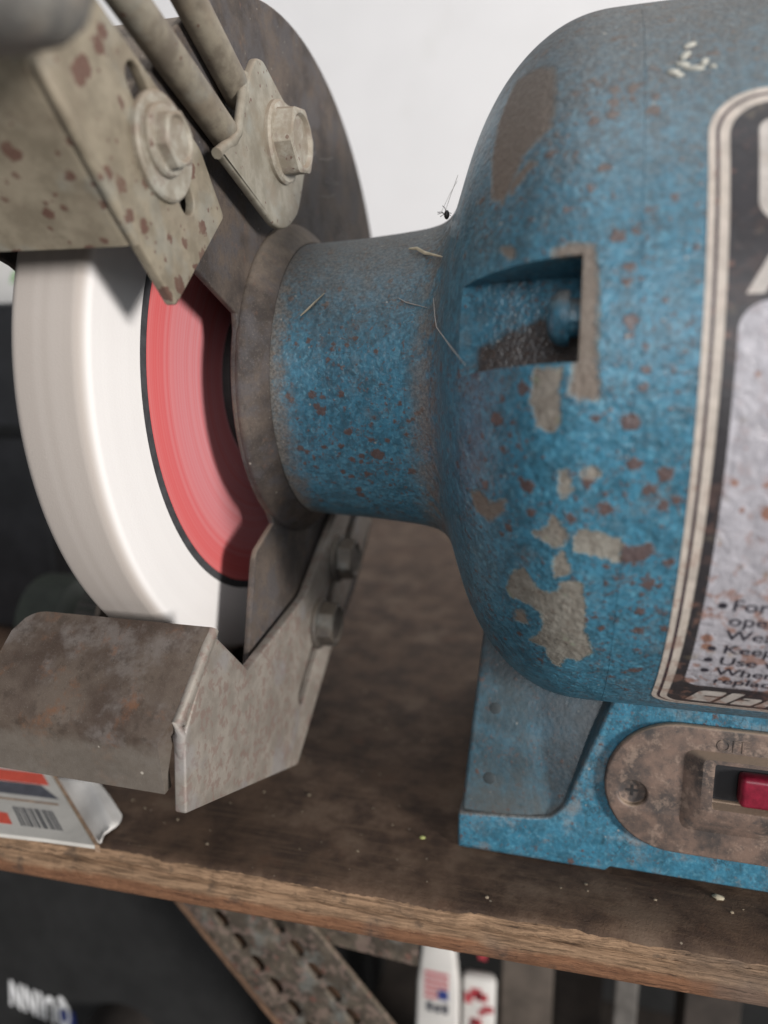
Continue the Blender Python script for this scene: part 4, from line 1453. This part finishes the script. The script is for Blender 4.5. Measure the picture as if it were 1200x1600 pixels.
bk = new_obj("dark_backing", box_me((-420, 270, -420), (420, 280, -114)), M['black_cloth'], None, (0, 275, -420), None)  # black sheet added so the gaps below the bench stay dark
tag(bk, "added black backing that keeps the space under the bench dark", "panel")
sh = new_obj("lower_shelf", box_me((-540, -20, -440), (420, 420, -421), 2), M['board2'], None, (0, 200, -440), None)
tag(sh, "dark wooden lower shelf under the workbench", "shelf")

# ================================================================== small litter


def bit(name, pts, r, mat, label, cat, group=None):
    p0 = pts[len(pts) // 2]
    rr_ = [r * .5] + [r] * (len(pts) - 2) + [r * .4]
    o = new_obj(name, tube(pts, r, 6, True, rr_), M[mat], None, p0, 60)
    tag(o, label, cat, group)
    return o


def off(p, d=.35):
    y, z = p[1], p[2]
    L = math.hypot(y, z)
    return (p[0], y * (1 + d / L), z * (1 + d / L))


def onsurf(x, deg, lift=.3):
    r = float(r_of(x)) + lift
    return (x, -r * math.cos(math.radians(deg)), r * math.sin(math.radians(deg)))


bit("straw", [off((-33.5, -20.8, 26.0), .6), off((-31.5, -22.3, 25.5), .9), off((-29.6, -23.8, 24.6), .6), off((-25.0, -30.5, 22.4), 1.2)], .36, 'straw',
    "pale straw shaving near the top of the blue neck", "shaving")
bit("straw", [off((-53.8, -28.9, 13.4), .3), off((-52.3, -28.3, 14.6), .5), off((-51.4, -28.0, 15.5), .5), off((-49.4, -26.7, 17.7), .4)], .22, 'straw',
    "thin bent straw shaving on the left of the blue neck", "shaving")
bit("straw", [off((-33.8, -29.1, 16.2), .3), off((-32, -29.7, 15.2), .4), off((-30.6, -30.5, 14.8), .4), off((-27.4, -32.3, 13.9), .5)], .12, 'web',
    "hair-thin pale fibre on the right of the blue neck", "fibre")
bit("cobweb", [(-25.9, -34.6, 15.6), (-25.2, -36.6, 12.2), (-24.6, -38.0, 10.2), (-19.5, -52.6, 6.3), (-16.2, -58.6, 3.4)], .10, 'web',
    "dusty cobweb strand from the neck to the screw pocket", "cobweb")
# a crust of dried glue on top of the motor
bm = bmesh.new()
R3 = random.Random(3)
for (x, dg, l, wdt, ang_) in [(12.2, 41.3, 1.5, .55, .9), (11.8, 39.6, 1.3, .5, -.3), (13.2, 38.6, 1.9, .55, -.1), (14.6, 39.6, 1.0, .6, 1.1), (10.6, 38.3, 1.1, .6, -.2), (12.9, 43.4, 1.2, .5, .5),
                              (11.3, 37.6, .9, .45, .1), (15.6, 38.6, .6, .35, 0)]:
    s0 = len(bm.verts)
    bmesh.ops.create_icosphere(bm, subdivisions=2, radius=1.0)
    bm.verts.ensure_lookup_table()
    for v in bm.verts[s0:]:
        u, w2 = v.co.x * l * .8, v.co.y * wdt
        u, w2 = u * math.cos(ang_) - w2 * math.sin(ang_), u * math.sin(ang_) + w2 * math.cos(ang_)
        v.co = Vector(onsurf(x + u + R3.uniform(-.1, .1), dg + math.degrees(w2 / 68) + R3.uniform(-.08, .08), v.co.z * .32))
go = new_obj("dried_glue", bm_mesh(bm), m_plain("dried_glue", (0.40, 0.39, 0.34), .35, 0, .25, .8), None, onsurf(12.5, 39.5), 80)
tag(go, "crust of pale dried glue on top of the blue motor above the label corner", "glue")
# dead insect caught in the web above the neck
ins = thing("dead_insect", "tiny dead black insect hanging in a web above the neck joint", "insect", (-27.2, -20.5, 32))
bm = bmesh.new()
bmesh.ops.create_icosphere(bm, subdivisions=2, radius=1.0)
for v in bm.verts:
    v.co = Vector((v.co.x * .55 - 26.2, v.co.y * .5 - 20.2, v.co.z * .9 + 32.6))
new_obj("body", bm_mesh(bm), M['insect'], ins)
for k_ in range(6):
    a = random.uniform(0, 6.28)
    p = Vector((-26.2, -20.2, 32.4 + random.uniform(-.5, .8)))
    q = p + Vector((math.cos(a) * 1.4 - .4, -.4, math.sin(a) * .8 + .6))
    new_obj("leg", tube([p, (p + q) / 2 + Vector((0, 0, .4)), q], .07, 5), M['insect'], ins, None, None)
new_obj("web_thread", tube([(-26.4, -20.4, 33.4), (-25.4, -20.6, 36), (-24.0, -20.8, 39.5)], .045, 5), M['web'], ins, None, None)
new_obj("web_thread", tube([(-27.2, -20.4, 33.2), (-25.6, -20.6, 36.2), (-24.1, -20.8, 38.5)], .035, 5), M['web'], ins, None, None)
# cobweb on the guard behind the clip
cw = thing("cobweb", "torn dusty cobweb on the brown guard behind the big bolt", "cobweb", (-64.6, 5, 48))
for k_ in range(5):
    p = Vector((-63.8, -8 + random.uniform(-3, 2), 55 + random.uniform(-1, 4)))
    pts = [p, p + Vector((1.5, random.uniform(1, 3), random.uniform(-1, 1))), p + Vector((.5, random.uniform(3, 5), random.uniform(-2, 1)))]
    new_obj("strand", tube(pts, .13, 6), M['web'], cw, None, None)
for k_ in range(9):
    a = Vector((-64.6, random.uniform(4, 30), random.uniform(38, 56)))
    b = a + Vector((.2, random.uniform(4, 11), random.uniform(-4, 4)))
    new_obj("strand", tube([a, (a + b) / 2 + Vector((.2, 0, -.4)), b], .06, 6), M['web'], cw, None, None)


def crumb(loc, r, mat, label, group=None):
    bm = bmesh.new()
    bmesh.ops.create_icosphere(bm, subdivisions=2, radius=r)
    for v in bm.verts:
        v.co *= random.uniform(.7, 1.2)
        v.co = Vector((v.co.x * 1.3 + loc[0], v.co.y + loc[1], v.co.z * .6 + loc[2] + r * .4))
    o = new_obj("crumb", bm_mesh(bm), M[mat], None, loc, 60)
    tag(o, label, "crumb", group)


crumb((-29.6, -23.8, ZB), .55, 'seed', "tiny yellow-green seed on the bench left of the blue base")
crumb((32.2, -27.2, ZB), .8, 'straw', "pale splinter in a nick of the bench in front of the base")
bm = bmesh.new()
for _ in range(260):
    x_, y_ = random.uniform(-120, 45), random.uniform(-40, 130)
    if x_ > -22 and y_ > -27:
        continue
    r = random.choice([.12, .16, .2, .2, .3, .42])
    s0 = len(bm.verts)
    bmesh.ops.create_icosphere(bm, subdivisions=1, radius=r)
    bm.verts.ensure_lookup_table()
    for v in bm.verts[s0:]:
        v.co *= random.uniform(.7, 1.25)
        v.co = Vector((v.co.x * 1.3 + x_, v.co.y + y_, v.co.z * .6 + ZB + r * .35))
gr = new_obj("grit", bm_mesh(bm), m_plain("pale_grit", (0.23, 0.185, 0.13), .9, 0, .5, .05), None, (-40, 0, ZB), 60)
gr["kind"] = "stuff"
gr["label"] = "pale grit and crumbs scattered over the dark bench top"
